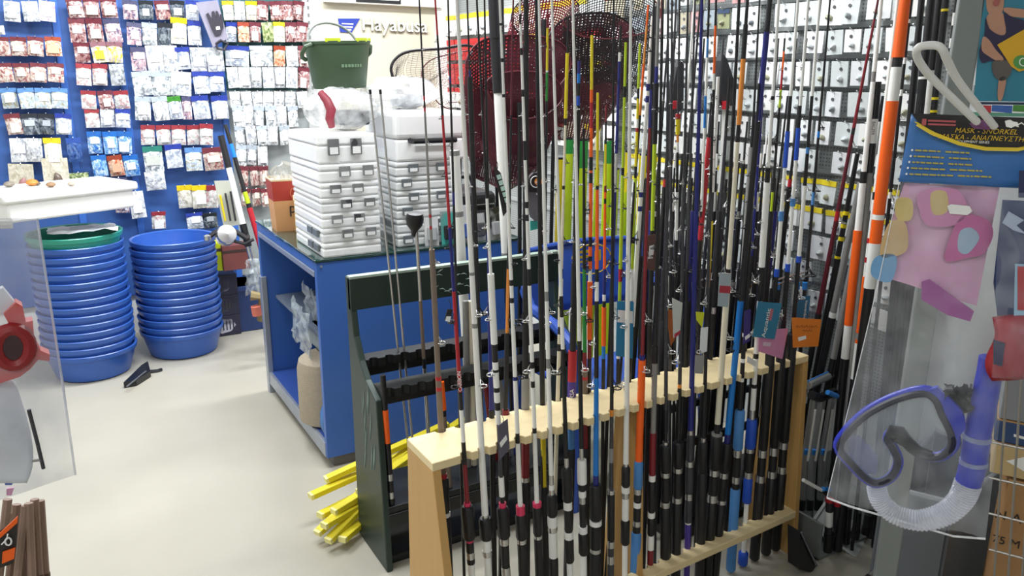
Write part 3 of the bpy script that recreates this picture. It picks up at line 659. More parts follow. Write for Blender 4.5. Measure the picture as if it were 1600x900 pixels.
# pale brush drawing printed on the top board, and leaf prints on the side
prt = mat('print_pale', '8fa39b', .6, var=.3)
for k in range(16):
    x = .8+.28+random.random()*.17; z = .86+random.random()*.08; l = .012+.02*random.random(); an = random.uniform(-.5, .9)
    MB().tube([(x, 2.399, z), (x+l*.5, 2.399, z+l*.3*math.sin(an)+.003), (x+l, 2.399, z+l*math.sin(an))], [.0008, .0022, .0006], 5).build('print_stroke', prt, t)
for k in range(10):
    y = 2.24+.1*random.random(); z = .3+.24*random.random()
    MB().tube([(GX0-.001, y, z), (GX0-.001, y-.012, z+.05), (GX0-.001, y-.02, z+.1)], [.0006, .0022, .0006], 5).build('leaf_print', prt, t)
# yellow foam bars in a loose heap between that rack and the counter
yel = mat('yellow_bar', 'e3d22b', .5, var=.12, scale=14)
BARS = [((508, 750), .13, (700, 662), .36, 'topmost short bar pointing at the counter'), ((484, 776), .10, (640, 706), .24, 'longest bar reaching furthest left'), ((499, 806), .05, (620, 745), .15, 'blunt bar just below the longest one'),
        ((495, 834), .02, (640, 700), .22, 'lowest bar at the left of the heap'), ((512, 846), .02, (665, 690), .27, 'bar with its end nearest the rack foot'), ((534, 844), .02, (650, 740), .12, 'bar lying right against the rack side'),
        ((520, 800), .09, (700, 690), .28, 'bar in the middle of the heap'), ((505, 822), .07, (690, 715), .22, 'bar crossing under the middle one'), ((560, 770), .14, (725, 655), .38, 'bar leaning highest behind the rack'), ((575, 800), .05, (720, 715), .2, 'bar furthest right behind the rack')]
for k, (p, z, q, z2, lab) in enumerate(BARS):
    a = at_z(p[0], p[1], z+.02); b = at_y(q[0], q[1], 2.62+.03*(k % 3)); 
    if b.z < .03: b.z = .03
    d = (b-a); L = d.length; u = d.normalized(); s = V((0, 0, 1)).cross(u).normalized(); n = u.cross(s)
    mtx = Matrix((s, u, n)).transposed().to_4x4(); mtx.translation = a
    t = thing('foam_bar', 'yellow foam bar in the floor heap, %s' % lab, 'bar', a, 0, 'yellow bars heaped behind the green rack', True)
    bevel(MB().box((-.016, 0.01, -.011), (.016, L, .011), mtx).build('bar_body', yel, t, False), .003)
    MB().box((-.015, 0, -.010), (.015, .0102, .010), mtx).build('cut_end', mat('yellow_cut', 'efe79a', .7), t, False)
# ================================================================== wooden rod rack
pine = mat('pine_ply', 'e8d3a4', .5, var=.1, scale=5, stretch=(1, 12, 12)); mdf = mat('side_ply', 'c49a5c', .5, var=.08, scale=5, stretch=(6, 6, 1))
RX0, RX1, RY0, RS, RZ = .686, 2.066, 1.524, .0485, .70
def ryf(x): return RS*(x-RX0)
def front_line(x): return RY0+ryf(x)
RK = thing('wooden_rod_rack', 'pale plywood rod rack with notched top in the foreground', 'rod rack', (RX0, RY0, 0), 0, None, True)
def side_panel(x, w, zt, dy0=.15):
    y = front_line(x)
    pts = [(x, y, zt), (x, y+.151, zt), (x, y+.17, 0), (x, y-dy0, 0)]
    return bevel(MB().prism(pts, (w, 0, 0)).build('side_panel', mdf, RK, False), .002)
side_panel(RX0, .022, RZ); side_panel(RX1-.022, .022, RZ, .04)
pts = [(1.352, front_line(1.352)+.03, RZ-.02), (1.352, front_line(1.352)+.13, RZ-.02), (1.352, front_line(1.352)+.17, 0), (1.352, front_line(1.352)-.02, 0)]
bevel(MB().prism(pts, (.02, 0, 0)).build('middle_panel', mdf, RK, False), .002)
# ---------------------------------------------------------------- rods: line through two photo points on the rack's own upright planes
ME_GUIDE = {}
def guide_mesh(key, m):
    if key not in ME_GUIDE:
        mb = MB(); mb.tube([(1.0+.95*math.cos(a/12*6.283), .95*math.sin(a/12*6.283), 0) for a in range(12)], .16, 5, closed=True)
        mb.tube([(0, 0, 2.2), (.25, 0, 1.6), (1.0, .75, .1)], .1, 4); mb.tube([(0, 0, 2.2), (.25, 0, 1.6), (1.0, -.75, .1)], .1, 4); mb.tube([(0, 0, -1.6), (.2, 0, -1), (.15, 0, 0)], .1, 4)
        me = mb.mesh('guide_'+key, True); me.materials.append(m); ME_GUIDE[key] = me
    return ME_GUIDE[key]
KIND = {'': 'blank', '+': 'grip', '=': 'reel_seat', '*': 'ring'}
def parse(spec):
    out = []
    for tok in spec.split():
        kind = ''
        if tok[0] in '+=*': kind = tok[0]; tok = tok[1:]
        c = tok[0]; r = tok[1:]; hw = None
        if '/' in r: r, hw = r.split('/'); hw = float(hw)
        out.append((kind, c, float(r), hw))
    return out
def rod(p0, p1, ya, yb, spec, label, cat='fishing rod', group=None, hw=(1.3, 4), guides=5, gcol='s', zbase=.012, ext=.35, name='fishing_rod', gside=1, sides=10):
    """p0 top pixel, p1 bottom pixel, ya/yb functions giving the point for a pixel; spec: coloured sections ending at photo rows"""
    A = ya(*p0); B = yb(*p1)
    d = (B-A)
    tb = 1.0
    if zbase is not None: tb = (zbase-A.z)/d.z
    tt = 0.0
    if p0[1] <= 0: tt = -ext/d.length
    base = A+d*tb
    N = 240; tab = []
    for i in range(N+1):
        s = tt+(tb-tt)*i/N; X = A+d*s; x_, y_, z_ = proj(X); tab.append((y_, s, z_))
    def s_of(y):
        if y <= tab[0][0]: return tab[0][1]
        for (y0, s0, _), (y1, s1, _) in zip(tab, tab[1:]):
            if y0 <= y <= y1: return s0+(s1-s0)*(y-y0)/max(1e-6, y1-y0)
        return tab[-1][1]
    t = thing(name, label, cat, base, 0, group, True)
    secs = parse(spec); y_prev = None; s_prev = tt
    dm = proj((A+B)/2)[2]
    for i, (kind, c, yend, w_) in enumerate(secs):
        s1 = s_of(yend) if i < len(secs)-1 else tb
        if s1 <= s_prev+1e-4: continue
        def rr(s):
            f = min(1, max(0, s)); return (hw[0]+(hw[1]-hw[0])*f)*dm/F_PX
        ra, rb = rr(s_prev), rr(s1)
        pa, pb_ = A+d*s_prev, A+d*s1
        if w_ is not None: ra = rb = w_*dm/F_PX
        if s_prev < 0: ra = max(.0006, ra*.6)
        mb = MB()
        if kind == '+' and (pb_-pa).length > .03:
            e = .006/(pb_-pa).length
            mb.tube([pa, pa.lerp(pb_, e), pa.lerp(pb_, .5), pa.lerp(pb_, 1-e), pb_], [ra*.78, ra, ra*.97, rb, rb*.8], sides+2)
        elif kind == '=':
            mb.tube([pa, pa.lerp(pb_, .5), pb_], [ra, ra*1.03, rb], sides+2)
        else: mb.tube([pa, pb_], [ra, rb], sides)
        mb.build(KIND[kind], K(c), t); s_prev = s1
    # line guides up the blank
    if guides:
        ax = (A-B).normalized(); u, v_, _ = basis(ax)
        s_hi = .0 if p0[1] <= 0 else .03; s_lo = s_of(min(640, p1[1]-90))
        out = (C_R*gside - C_F*.45); out = (out-ax*out.dot(ax)).normalized(); w2 = ax.cross(out)
        for k in range(guides):
            f = (k+.35+.3*random.random())/guides; s = s_hi+(s_lo-s_hi)*f
            X = A+d*s-t.location; sc = (2.2+5.2*f**1.5)*dm/F_PX
            an = random.uniform(-.5, .5); o2 = out*math.cos(an)+w2*math.sin(an)
            g = mk('guide', guide_mesh(gcol, K(gcol)), None, t)
            mtx = Matrix((o2*sc, ax.cross(o2)*sc, ax*sc)).transposed().to_4x4(); mtx.translation = X+o2*((hw[0]+(hw[1]-hw[0])*s)*dm/F_PX*.8)
            g.matrix_local = mtx
    return t, A, d, s_of
def on_front(px, py): n = V((-RS, 1, 0)); return at_pl(px, py, V((RX0, RY0+.012, 0)), n)
def on_back(px, py): n = V((-RS, 1, 0)); return at_pl(px, py, V((RX0, RY0+.145, 0)), n)
STD = '*s%d/6 +k%d/10 =s%d/8 =k%d/7 =s%d/8 +k900/9'
def std(y): return '*s%d/5 +k%d/9.5 =s%d/8.5 =k%d/7.5 =s%d/8.5 +k900/9' % (y, y+42, y+49, y+88, y+96)
FRONT = [
 ((680, 0), (730, 785), 'red and black rod with white lettering', 'r55 k85 k180 r355 n455 r612 k640 w690 k725 d785 *i790/6 +k842/11.5 *i846/7 =k862/7 =s872/7 =k880/7 +w900/6', (1.3, 4.2)),
 ((714, 0), (758, 804), 'thick all-white rod', 'w425 g430 w505 g512 w804 *s809/6 +k842/12 =w860/8 =s868/8.5 =w900/6.5', (2.6, 6)),
 ((745, 0), (785, 785), 'black rod with stepped white bands', 'k310 w428 w537/5.5 k565/5 w577/5 k581/5 w605/5 k612/5 w628/5 k640/5 w662/4.5 c745/3.4 w775/5 k785/4 *i792/6.5 +k840/11 =s850/8 =k885/7.5 =s900/8', (1.3, 4)),
 ((781, 0), (813, 790), 'white rod with a black ferrule above its handle', 'w36 k40 w91 k97 w147 k152 w335 w437 k446 w465 k473 w588 n594 w676 k692/3.6 w790 *i803/8 +k842/10 =s848/8 =k900/8', (1.7, 4.4)),
 ((812, 0), (839, 785), 'white rod with many black whippings', 'w22 k38 w75 k86 w140 k151 w220 k250 w315 k325 w335 k345 w420 k446 w565 k575 w595 k605 w668 k676 w785 *i791/8 +k836/8.5 =s841/7 =k900/7.5', (1.7, 4.2)),
 ((842, 0), (862, 770), 'white rod with silver wraps above its grip', 'w455 g470 w560 g575 w742 s757 w765 *s773/5 +k806/9.5 =w822/8.5 =s830/8.5 =w870/7.5 +k900/8.5', (1.8, 4.4)),
 ((862, 0), (885, 720), 'white rod turning black below the middle', 'w462 k495 w545 k715 *s731/4 +k783/9.5 *w795/8 =k830/7 *w841/8 +k878/8.5 +w900/5.5', (1.9, 4)),
 ((895, 0), (909, 720), 'white rod with a black lower half and white reel collar', 'w478 w532 k700 *s718/4 =w755/8 =k766/6.5 =w776/6.5 *s786/6 =k822/6 *w832/8 +k866/9 +w900/5.5', (1.9, 4.2)),
 ((934, 145), (931, 745), 'yellow and coral tipped rod with bright blue lower blank', 'y290 k296 o420 k440 w470 k590 b742 n757 +k812/11 *w819/11 =k856/9.5 *s862/9.5 +k900/10', (1.9, 4.8)),
 ((959, 0), (955, 765), 'dark rod with silver lettering along its lower blank', 'k640 O650 c700 g722 c765 *s771/6.5 +k845/6.5 =s855/6 =c868/5.5 =s880/6 +c900/6', (1.2, 3.8)),
 ((986, 0), (978, 727), 'straight white rod with a long white trigger seat', 'w724 *s729/4 +k760/7.5 *w769/7.5 =s778/6.5 =w812/6 +k850/8 +w900/5', (1.8, 5)),
 ((1022, 0), (998, 725), 'rod with a thick bright orange lower blank and blue handle', 'k140 n200 d360 d555 n562/5 o720/6.2 +l763/7.8 =s771/7 =k784/6.5 *w792/7 =k813/6.5 =s821/7 =k831/7 +l900/9', (1.4, 4)),
 ((1036, 0), (1019, 745), 'grey rod fading into red above its white collar', 'k540 k567/5 g676/4.6 d742/5.5 *w751/6 +k800/6.5 =w808/6.5 +k836/6.5 =w858/6 +d900/5.5', (1.4, 4.4)),
 ((1044, 0), (1040, 690), 'plain black carbon rod', 'c640 k690 '+std(695), (1.6, 3.6)),
 ((1075, 0), (1060, 690), 'black carbon rod with amber ferrule', 'c600 O606 k690 '+std(688), (1.6, 3.6)),
 ((1097, 0), (1079, 672), 'royal blue rod with a mottled chrome handle', 'n672 *s679/5 =c720/6 =s728/7 =c770/7 =s780/6.5 =c815/6.5 *w818/5.5 +p900/5.5', (2, 4.8)),
 ((1119, 0), (1099, 690), 'thin black rod with an orange upper sleeve', 'k40 o115 w140 k300 c480 k684 *s690/4.5 +k738/8 +k900/9', (1.6, 3.4)),
 ((1168, 0), (1121, 665), 'cream rod with an orange upper sleeve', 'k38 k92/3.5 O195/3.6 k222 e420 k426 e662/5 k676/5 *g680/9 +k733/10.5 =s742/8.5 =k772/8 =s783/9 +k900/9.5', (2.4, 5)),
 ((1203, 0), (1137, 680), 'thick black rod with an azure lower blank', 'k50 n190 k470 b678/5 n692/5 +k738/8.5 =s746/7.5 =k780/7.5 =s786/8.5 +k900/9', (4, 5)),
 ((1186, 130), (1156, 645), 'short black rod with a sky blue foam handle', 'k240 g262 k420 k520 w526 k560 w566 k590 w596 k640 +l702/8.5 =s713/7 =k744/6.5 =s754/7 =k763/6.5 +l900/8.5', (1.6, 4)),
 ((1217, 0), (1175, 655), 'white rod with mottled lower blank and royal blue handle', 'w150 k156 w262 k285/4 w417/5 k470/4 w500/4 k520/4 w552/4 k560/4 w600/4 k606/4 w640/4.5 *s655/5 +B700/9 =s706/7 =k737/6.5 =s746/7 +B785/8 w862/4 +B900/9', (2, 4.4)),
 ((1247, 0), (1196, 650), 'white-topped blue-jointed rod with black sleeve under the pink note', 'w150 k205 B262/3.4 w330 l345/4 w420 B432/4 k520 +k702/8 =s713/8 =k742/7 =s752/8 +k900/9', (2, 4)),
 ((1263, 0), (1213, 650), 'white-topped blue-jointed rod with black sleeve, between two alike', 'w165 k200 B250/3.4 w310 l322/4 w412 B424/4 k520 +k698/8 =s710/8 =k735/7 =s745/8 +k900/9', (2, 4)),
 ((1281, 0), (1229, 640), 'white-topped blue-jointed rod with black sleeve by the end panel', 'w150 k230 l240 k290 w400 B410/4 k520 +k690/8 =s700/8 =k728/7 =s738/8 +k900/9', (2, 4)),
]
def rod_text(t, A, d, so, ya, yb, body, size, m, r):
    a, b = A+d*so(ya), A+d*so(yb); up = (a-b).normalized(); nn = CAM-b; nn = (nn-up*nn.dot(up)).normalized(); uu = nn.cross(up)
    text(body, size, b+nn*r-uu*size*.35, up, uu, m, t, depth=.0003)
FX = []
def fit_lean(p0, p1): return p0, p1
for i, (p0, p1, desc, spec, hw) in enumerate(FRONT):
    t, A, d, s_of = rod(p0, p1, on_front, on_front, spec, '%s, %s in rack front row' % (desc, ORD[i]), 'fishing rod', 'rods in the front row of the wooden rack', hw, guides=6 if i not in (21, 22, 23) else 3, gcol='s' if i % 3 else 'k', gside=1 if i % 2 else -1)
    if i == 0: rod_text(t, A, d, s_of, 560, 610, 'CARBON', .0125, K('w'), .0068)
    X = A+d*((RZ-A.z)/d.z); FX.append(X.x)
BACK = [
 ((655, 0), (690, 690), 'slim dark rod with taupe butt and red rings', 'k150 r158 k168 r175 g335 r340 g353 r358 g390 t588/4.6 r594/5 t604/5 r610/5 t680/5 r686/5 t740/5 *r747/6 +k800/9 *w806/9 +k900/9', (1, 3.6)),
 ((700, 0), (718, 640), 'thin black rod near the left end', 'k120 n130 k300 n320 k900', (1.2, 3)),
 ((730, 0), (752, 640), 'thin black rod behind the thick white one', 'k70 k110 n120 k900/4', (1.2, 3.4)),
 ((757, 0), (768, 640), 'thin black rod with a navy sleeve low down', 'k360 n470/3 n640/4 k900/5', (1.2, 3.4)),
 ((802, 0), (790, 640), 'brown-black rod crossing behind white rods', 'm180 k420 O520 k640/4 d700/6 *s705/6 +k900/8', (1.2, 3.2)),
 ((822, 0), (821, 640), 'stout black rod with a grey butt sleeve', 'k590/5.5 g655/7 d745/7 *s752/7 +k900/9', (4.5, 5.5)),
 ((838, 0), (848, 640), 'stout black rod right of the grey-sleeved one', 'k420 k640/4.5 y760/4.5 +k900/8', (3, 4.2)),
 ((856, 8), (851, 420), 'thin rod with amber, yellow and green tip', 'O14 d44 y110 w113 G158 k420 k900', (1.7, 2.6)),
 ((888, 30), (871, 640), 'cream rod with a yellow tip and black bands', 'k83 y185/2.6 k196 e290 k296 e420 k436 e510/3.6 k522 e537 k548 e640 v655 e900', (1.4, 3.6)),
 ((905, 95), (893, 632), 'rod in a red and purple printed sleeve', 'n115 b130 k150 B165 k410/4 k548/5.5 r595/7.5 p632/7.5 l700/7 +k900/8', (2.4, 4)),
 ((912, 200), (914, 625), 'dark green rod with taupe butt and red rings', 'k420 G550 d575 r580/5 t588/5 r593/5 t625/5 d700/5 +k900/8', (1.8, 4)),
 ((925, 55), (921, 560), 'orange rod with yellow tip and black whippings', 'y140 o160 r200 o245 k266/3 o270 k286/3 o370 k385/3 o400 k408 o420 w440/3 o530/4.4 d560 k900', (2.2, 3.6)),
 ((947, 165), (943, 560), 'rod with a coral upper half and bright rings', 'd190 k225 y290 d300 o310 k318 o420 n460 w470 k480 o540/4 b560 k900', (1.4, 3.2)),
 ((970, 40), (952, 560), 'deep navy rod with a pale collar', 'k82 w96 n240 s300 n420 k900', (2, 3.4)),
 ((978, 66), (966, 560), 'lime green rod with dark bands', 'v135 k152 v200 v262 k274 v420/3 r440/3 v470 r480/3 w560 k900', (2, 3)),
 ((1000, 68), (983, 560), 'yellow-green rod with amber and white upper bands', 'v138 k154 y186 w200 r206 y260 k278 v370/2.6 k380 v420 w470 n480/3 g560 k900', (1.8, 3)),
 ((1013, 8), (1000, 180), 'thin orange rod leaning right', 'o40 O100 o140 O180 k900', (1.6, 2.2)),
 ((1020, 25), (987, 520), 'pale grey-white rod with navy joints', 'w131 n142 w150 n160 w300 n308 w322 n330 w420 w510 k900', (2.6, 4.2)),
 ((1029, 0), (1014, 560), 'grey-topped rod in a black sleeve', 'g104/2.8 n130 k225/4 v360/3.2 k900/4', (2.6, 4)),
 ((1034, 0), (1027, 560), 'black rod with red thread near the top', 'd60 k120 c900', (1.3, 3)),
 ((1050, 0), (1047, 560), 'dark mottled carbon rod', 'c225 c420 k560 c900', (1.5, 3)),
 ((1062, 0), (1054, 560), 'dark rod with a red and yellow float on it', 'c178 r186/4 y210/3.4 O222 w238 k300 w375/2.6 k900', (1.3, 3)),
 ((1086, 0), (1070, 560), 'black carbon rod left of the royal blue one', 'c420 k900', (1.5, 3)),
 ((1108, 0), (1088, 560), 'white rod right of the royal blue one', 'k60 l90 w150 b200 w330 k420 c900', (1.6, 3)),
 ((1112, 180), (1094, 375), 'thick dark red rod', 'k215 r375/4.2 k900/3.5', (2.4, 4)),
 ((1122, 120), (1106, 450), 'rod with a flared yellow lower blank', 'w250 w300 c345 y420/3.4 O450 k900', (2.6, 3)),
 ((1140, 120), (1110, 560), 'black rod with silver ferrules', 'k200 c330 k480 s490 k900', (2, 4)),
 ((1155, 0), (1127, 560), 'stout black rod behind the orange sleeved one', 'k900', (3, 4.5)),
 ((1178, 180), (1152, 560), 'brushed grey rod', 'k230 g420/4.5 k560 k900', (2.6, 4)),
 ((1187, 0), (1158, 560), 'slim black rod with a green stripe', 'k200 G225 k900', (1.3, 3)),
 ((1192, 150), (1163, 560), 'thin navy rod', 'n400 k900', (1.6, 3)),
 ((1225, 80), (1205, 330), 'thin rod with a coral and lime tip', 'o110 r140 v168 k300 v330/2 k900', (1.3, 2.4)),
 ((1297, 0), (1249, 560), 'thin black rod beside the rack end', 'k205 b215 k300 l320 k900', (1.4, 3.2)),
]
BX = []
for i, (p0, p1, desc, spec, hw) in enumerate(BACK):
    t, A, d, s_of = rod(p0, p1, on_back, on_back, spec, '%s, rack back row' % desc, 'fishing rod', 'rods in the back row of the wooden rack', hw, guides=4, gcol='k' if i % 3 else 's', gside=-1 if i % 2 else 1)
    if i == 9: rod_text(t, A, d, s_of, 590, 630, 'VERSA', .017, K('w'), .0128)
    X = A+d*((RZ-A.z)/d.z); BX.append(X.x)
def spaced(xs, mind):
    out = []
    for x in sorted(xs):
        if RX0+.04 < x < RX1-.04 and (not out or x-out[-1] > mind): out.append(x)
    return out
fx = spaced(FX, .034); bx = spaced(BX, .034)
bevel(scallop(RX0, RX1, RY0, RY0+.151, RZ, .022, 0, .0155, True, bx, xs=fx, fy=ryf).build('notched_top', pine, RK, False), .0015, 1)
def z_at(t): return t
bevel(scallop(RX0+.022, 1.352, RY0-.035, RY0+.012, .15, .024, 0, .0, False, False, xs=[], fy=ryf).build('butt_rail', pine, RK, False), .002)
rx = spaced([x-.0 for x in fx if x > 1.38], .034)
bevel(scallop(1.372, RX1-.022, RY0-.035, RY0+.018, .15, .024, 0, .014, False, rx, xs=[], fy=ryf).build('butt_rail', pine, RK, False), .0015, 1)
MB().box((RX1-.09, RY0+.05, .35), (RX1-.022, RY0+.17, .352), None) if False else None
# ---------------------------------------------------------------- hanging tags on the rods
def tagcard(px, y_fn, col, label, w=0, extra=None, name='rod_tag', cat='tag'):
    q = [y_fn(*p) for p in px]; t = thing(name, label, cat, q[0], 0, None, True)
    n = (q[1]-q[0]).cross(q[3]-q[0]).normalized(); 
    if n.dot(CAM-q[0]) < 0: n = -n
    MB().prism(q, n*.0012).build('card', mat('tag_'+col, col, .4, var=.12), t, False)
    c = (q[0]+q[1])/2
    MB().tube([c+n*.003, c+n*.004+V((0, 0, .012)), c-n*.004+V((0, 0, .02))], .0008, 5).build('loop', K('k'), t)
    return t, q, n
def pl(off): return lambda x, y: at_pl(x, y, V((RX0, RY0+off, 0)), V((-RS, 1, 0)))
def sticker(t, px, fn, col='f6f6f4', name='price_sticker', th=.0008):
    q = [fn(*p) for p in px]; n = (q[1]-q[0]).cross(q[3]-q[0]).normalized()
    if n.dot(CAM-q[0]) < 0: n = -n
    MB().prism([p+n*.0016 for p in q], n*th).build(name, mat('tag_'+col, col, .4), t, False)
f0 = pl(-.02)
t, q, n = tagcard([(777, 666), (793, 654), (796, 700), (780, 720)], f0, '5a5666', 'grey swing tag with oblong sticker on the rod third from left')
sticker(t, [(780, 692), (790, 679), (792, 686), (782, 699)], f0)
t, q, n = tagcard([(699, 483), (707, 483), (703, 505), (694, 500)], f0, '202024', 'small black and white tag on the leftmost front rod')
sticker(t, [(697, 494), (704, 494), (702, 503), (695, 501)], f0)
t, q, n = tagcard([(1184, 471), (1221, 474), (1210, 530), (1176, 526)], f0, '2c7da0', 'blue brand card hanging above the pink note', name='brand_card', cat='brand card')
text('Aquantic', .0255, (f0(1194, 527))+n*.003, (f0(1199, 476)-f0(1189, 526)), n.cross(f0(1199, 476)-f0(1189, 526)), K('w'), t, depth=.0003)
sticker(t, [(1199, 500), (1203, 482), (1208, 483), (1204, 501)], f0, 'b86a78', 'red_print')
f1 = pl(-.03)
t, q, n = tagcard([(1186, 516), (1231, 513), (1222, 561), (1185, 549)], pl(-.012), 'd68cb4', 'pink paper note below the left blue brand card', name='paper_note', cat='note')
sticker(t, [(1192, 534), (1204, 535), (1203, 541), (1191, 540)], pl(-.012), 'e0c4d4', 'faint_mark')
t, q, n = tagcard([(1246, 463), (1266, 462), (1262, 500), (1243, 500)], pl(.03), '2c6f98', 'blue brand card hanging behind the orange note', name='brand_card', cat='brand card')
text('Aquantic', .019, pl(.03)(1256, 500)+n*.003, (pl(.03)(1258, 464)-pl(.03)(1253, 499)), n.cross(pl(.03)(1258, 464)-pl(.03)(1253, 499)), K('w'), t, depth=.0003)
t, q, n = tagcard([(1237, 496), (1283, 499), (1278, 541), (1239, 543)], f1, 'ee8420', 'orange paper note with scribble and price sticker at rack end', name='paper_note', cat='note')
sticker(t, [(1246, 527), (1258, 524), (1259, 529), (1247, 533)], f1)
for k in range(9):
    x = 1243+k*3.7; a, b, c = f1(x, 512-1.0*(k % 3)), f1(x+1.6, 508+1.4*(k % 2)), f1(x+3, 512)
    MB().tube([a+n*.002, b+n*.002, c+n*.002], .0005, 4).build('ink_scribble', mat('ink_black', ''), t)
for k in range(4):
    x = 1253+k*4; MB().tube([f1(x, 518)+n*.002, f1(x+2, 515)+n*.002, f1(x+4, 518)+n*.002], .0005, 4).build('ink_scribble', mat('ink_black', ''), t)
for (pxs, col, lab, st) in [
  ([(1163, 486), (1173, 483), (1171, 533), (1161, 538)], '3a2c78', 'purple swing tag with price sticker beside the left brand card', [(1163, 526), (1170, 521), (1171, 526), (1164, 531)]),
  ([(1050, 465), (1066, 473), (1062, 520), (1052, 528)], 'c8ccc8', 'pale folded tag with a red edge on the carbon rods', [(1053, 522), (1062, 516), (1062, 521), (1053, 528)]),
  ([(1095, 512), (1106, 511), (1104, 549), (1093, 552)], 'e8ecee', 'blank white tag right of the royal blue rod', None),
  ([(1086, 555), (1100, 555), (1098, 584), (1085, 583)], '9a9a98', 'grey card tucked beside the royal blue rod at rack top', None),
  ([(1040, 482), (1050, 484), (1054, 530), (1048, 540)], 'b8642c', 'rust-orange swing tag among the carbon rods', None),
  ([(1087, 487), (1100, 488), (1097, 512), (1088, 500)], 'd0d82c', 'lime paper strip tied right of the royal blue rod', None),
  ([(1124, 426), (1142, 428), (1137, 480), (1121, 478)], 'a8b4bc', 'clear blister card with red stripe beside the cream rod', [(1124, 446), (1141, 447), (1140, 458), (1123, 457)]),
  ([(1168, 556), (1182, 565), (1180, 573), (1167, 566)], 'e2e2de', 'white sticker tag at the right of the rack top', None),
  ([(1012, 368), (1032, 364), (1024, 424), (1008, 420)], '6a4a44', 'brown card with white print behind the rods', [(1014, 384), (1022, 382), (1020, 398), (1013, 400)]),
  ([(771, 258), (782, 270), (796, 325), (786, 338)], '2a2426', 'dark lens-shaped reel pouch with white stripes', None),
  ([(964, 470), (990, 472), (988, 560), (962, 556)], '2f86b4', 'blue and white printed card behind the straight white rod', [(965, 484), (988, 486), (988, 505), (964, 503)])]:
    t, q, n = tagcard(pxs, pl(.07) if pxs[0][0] < 1050 else f0, col, lab)
    if st: sticker(t, st, pl(.066) if pxs[0][0] < 1050 else f0, 'f2f0f0' if col not in ('c8ccc8', 'a8b4bc') else 'b03040')
    if col == '2a2426':
        for k in range(6): sticker(t, [(775+k*3, 274+k*9), (781+k*3, 272+k*9), (783+k*3, 279+k*9), (777+k*3, 281+k*9)], pl(.066), 'bfe0d4', 'stripe')
# ================================================================== poles standing in the green rack
def gy(y): return lambda px, py: at_y(px, py, y)
rod((578, 140), (633, 650), gy(2.38), gy(2.36), 'k147/2 s900', 'left one of two thin steel rods standing in the green rack', 'rod', 'steel rods in the green rack', (1.6, 1.9), 0, zbase=.23, name='steel_rod')
rod((594, 140), (641, 650), gy(2.38), gy(2.36), 'k147/2 s900', 'right one of two thin steel rods standing in the green rack', 'rod', 'steel rods in the green rack', (1.6, 1.9), 0, zbase=.23, name='steel_rod')
t, A, d, so = rod((650, 352), (667, 640), gy(2.34), gy(2.34), 's470 t560 k575 s900', 'grey stick with a black bulb handle in the green rack', 'stick', None, (2.6, 3.2), 0, zbase=.23, name='walking_stick')
a = at_y(648, 346, 2.34); up_ = V((0, -.15, 1)).normalized()
MB().tube([a-up_*.05, a-up_*.03, a-up_*.012, a+up_*.01, a+up_*.028, a+up_*.03], [.009, .012, .026, .03, .026, .001], 14).build('bulb_handle', K('k'), t)
rod((674, 388), (690, 690), gy(2.3), gy(2.3), 'O402 t690 t900', 'brown cane standing in the green rack behind the slim dark rod', 'cane', None, (2.8, 3.2), 0, zbase=.23, name='cane')
rod((598, 586), (612, 790), gy(2.2), gy(2.2), 'k640/4.5 o692/4.8 k740/5 s750/5 k768/5 s778/5 k900/5.5', 'short black rod butt with an orange band in the green rack', 'rod butt', None, (4, 5), 0, zbase=.228, name='rod_butt')
rod((689, 596), (697, 690), gy(2.2), gy(2.2), 'o640/5 k650/4 t900/4', 'short orange float tube in the green rack', 'float tube', None, (4, 5), 0, zbase=.228, name='float_tube')
for k, (x0, x1, c, lab) in enumerate(((727, 730, 'g', 'grey tube behind the thick white rod in the green rack'), (735, 739, 'e', 'ivory tube behind the thick white rod in the green rack'), (757, 764, 'd', 'dark red tube standing in the green rack'), (780, 786, 'g', 'grey tube with steel ring guide in the green rack'), (805, 806, 'n', 'navy tube at the right of the green rack'))):
    rod((x0, 470 if k < 2 else 590), (x1, 640), gy(2.3), gy(2.3), '%s900' % c, lab, 'tube', 'tubes in the green rack', (4.5, 5), 0, zbase=.228, name='rod_tube')
# ================================================================== landing nets
def hoop_net(name, hoop, depth_v, m_net, m_frame, label, frame_r=.007, handle=None, geo=False, nu=40, nv=26, back=.12, hcol='k', group=None):
    """hoop: list of 3D points (closed loop); depth_v: where the bag's bottom hangs relative to the hoop centre"""
    n = len(hoop); c = sum(hoop, V())/n
    t = thing(name, label, 'net', c, 0, group, True)
    MB().tube(hoop, frame_r, 7, closed=True).build('hoop', m_frame, t)
    def f(u, v):
        x = u*n; i = int(x) % n; fr = x-int(x); p = hoop[i].lerp(hoop[(i+1) % n], fr)
        s = 1-v**1.6*.55; sag = math.sin(v*1.5708)
        q_ = c+(p-c)*s+depth_v*sag
        w_ = noise.noise_vector((u*7, v*3, c.x*5))*.05*v**.7
        return q_+w_
    mb = MB().grid(f, nu, nv, uv=True)
    o = mb.build('netting', m_net, t)
    if geo:
        w_ = o.modifiers.new('threads', 'WIREFRAME'); w_.thickness = .0016; w_.use_even_offset = False
    if handle:
        a, b, r = handle; MB().tube([a, a.lerp(b, .35), b], [r, r, r*1.05], 12).build('handle', K(hcol), t)
        MB().tube([a, a.lerp(b, .06)], r*1.35, 12).build('handle_ferrule', K('k'), t)
        MB().tube([b.lerp(a, .06), b], r*1.2, 12).build('handle_cap', K('k'), t)
    return t
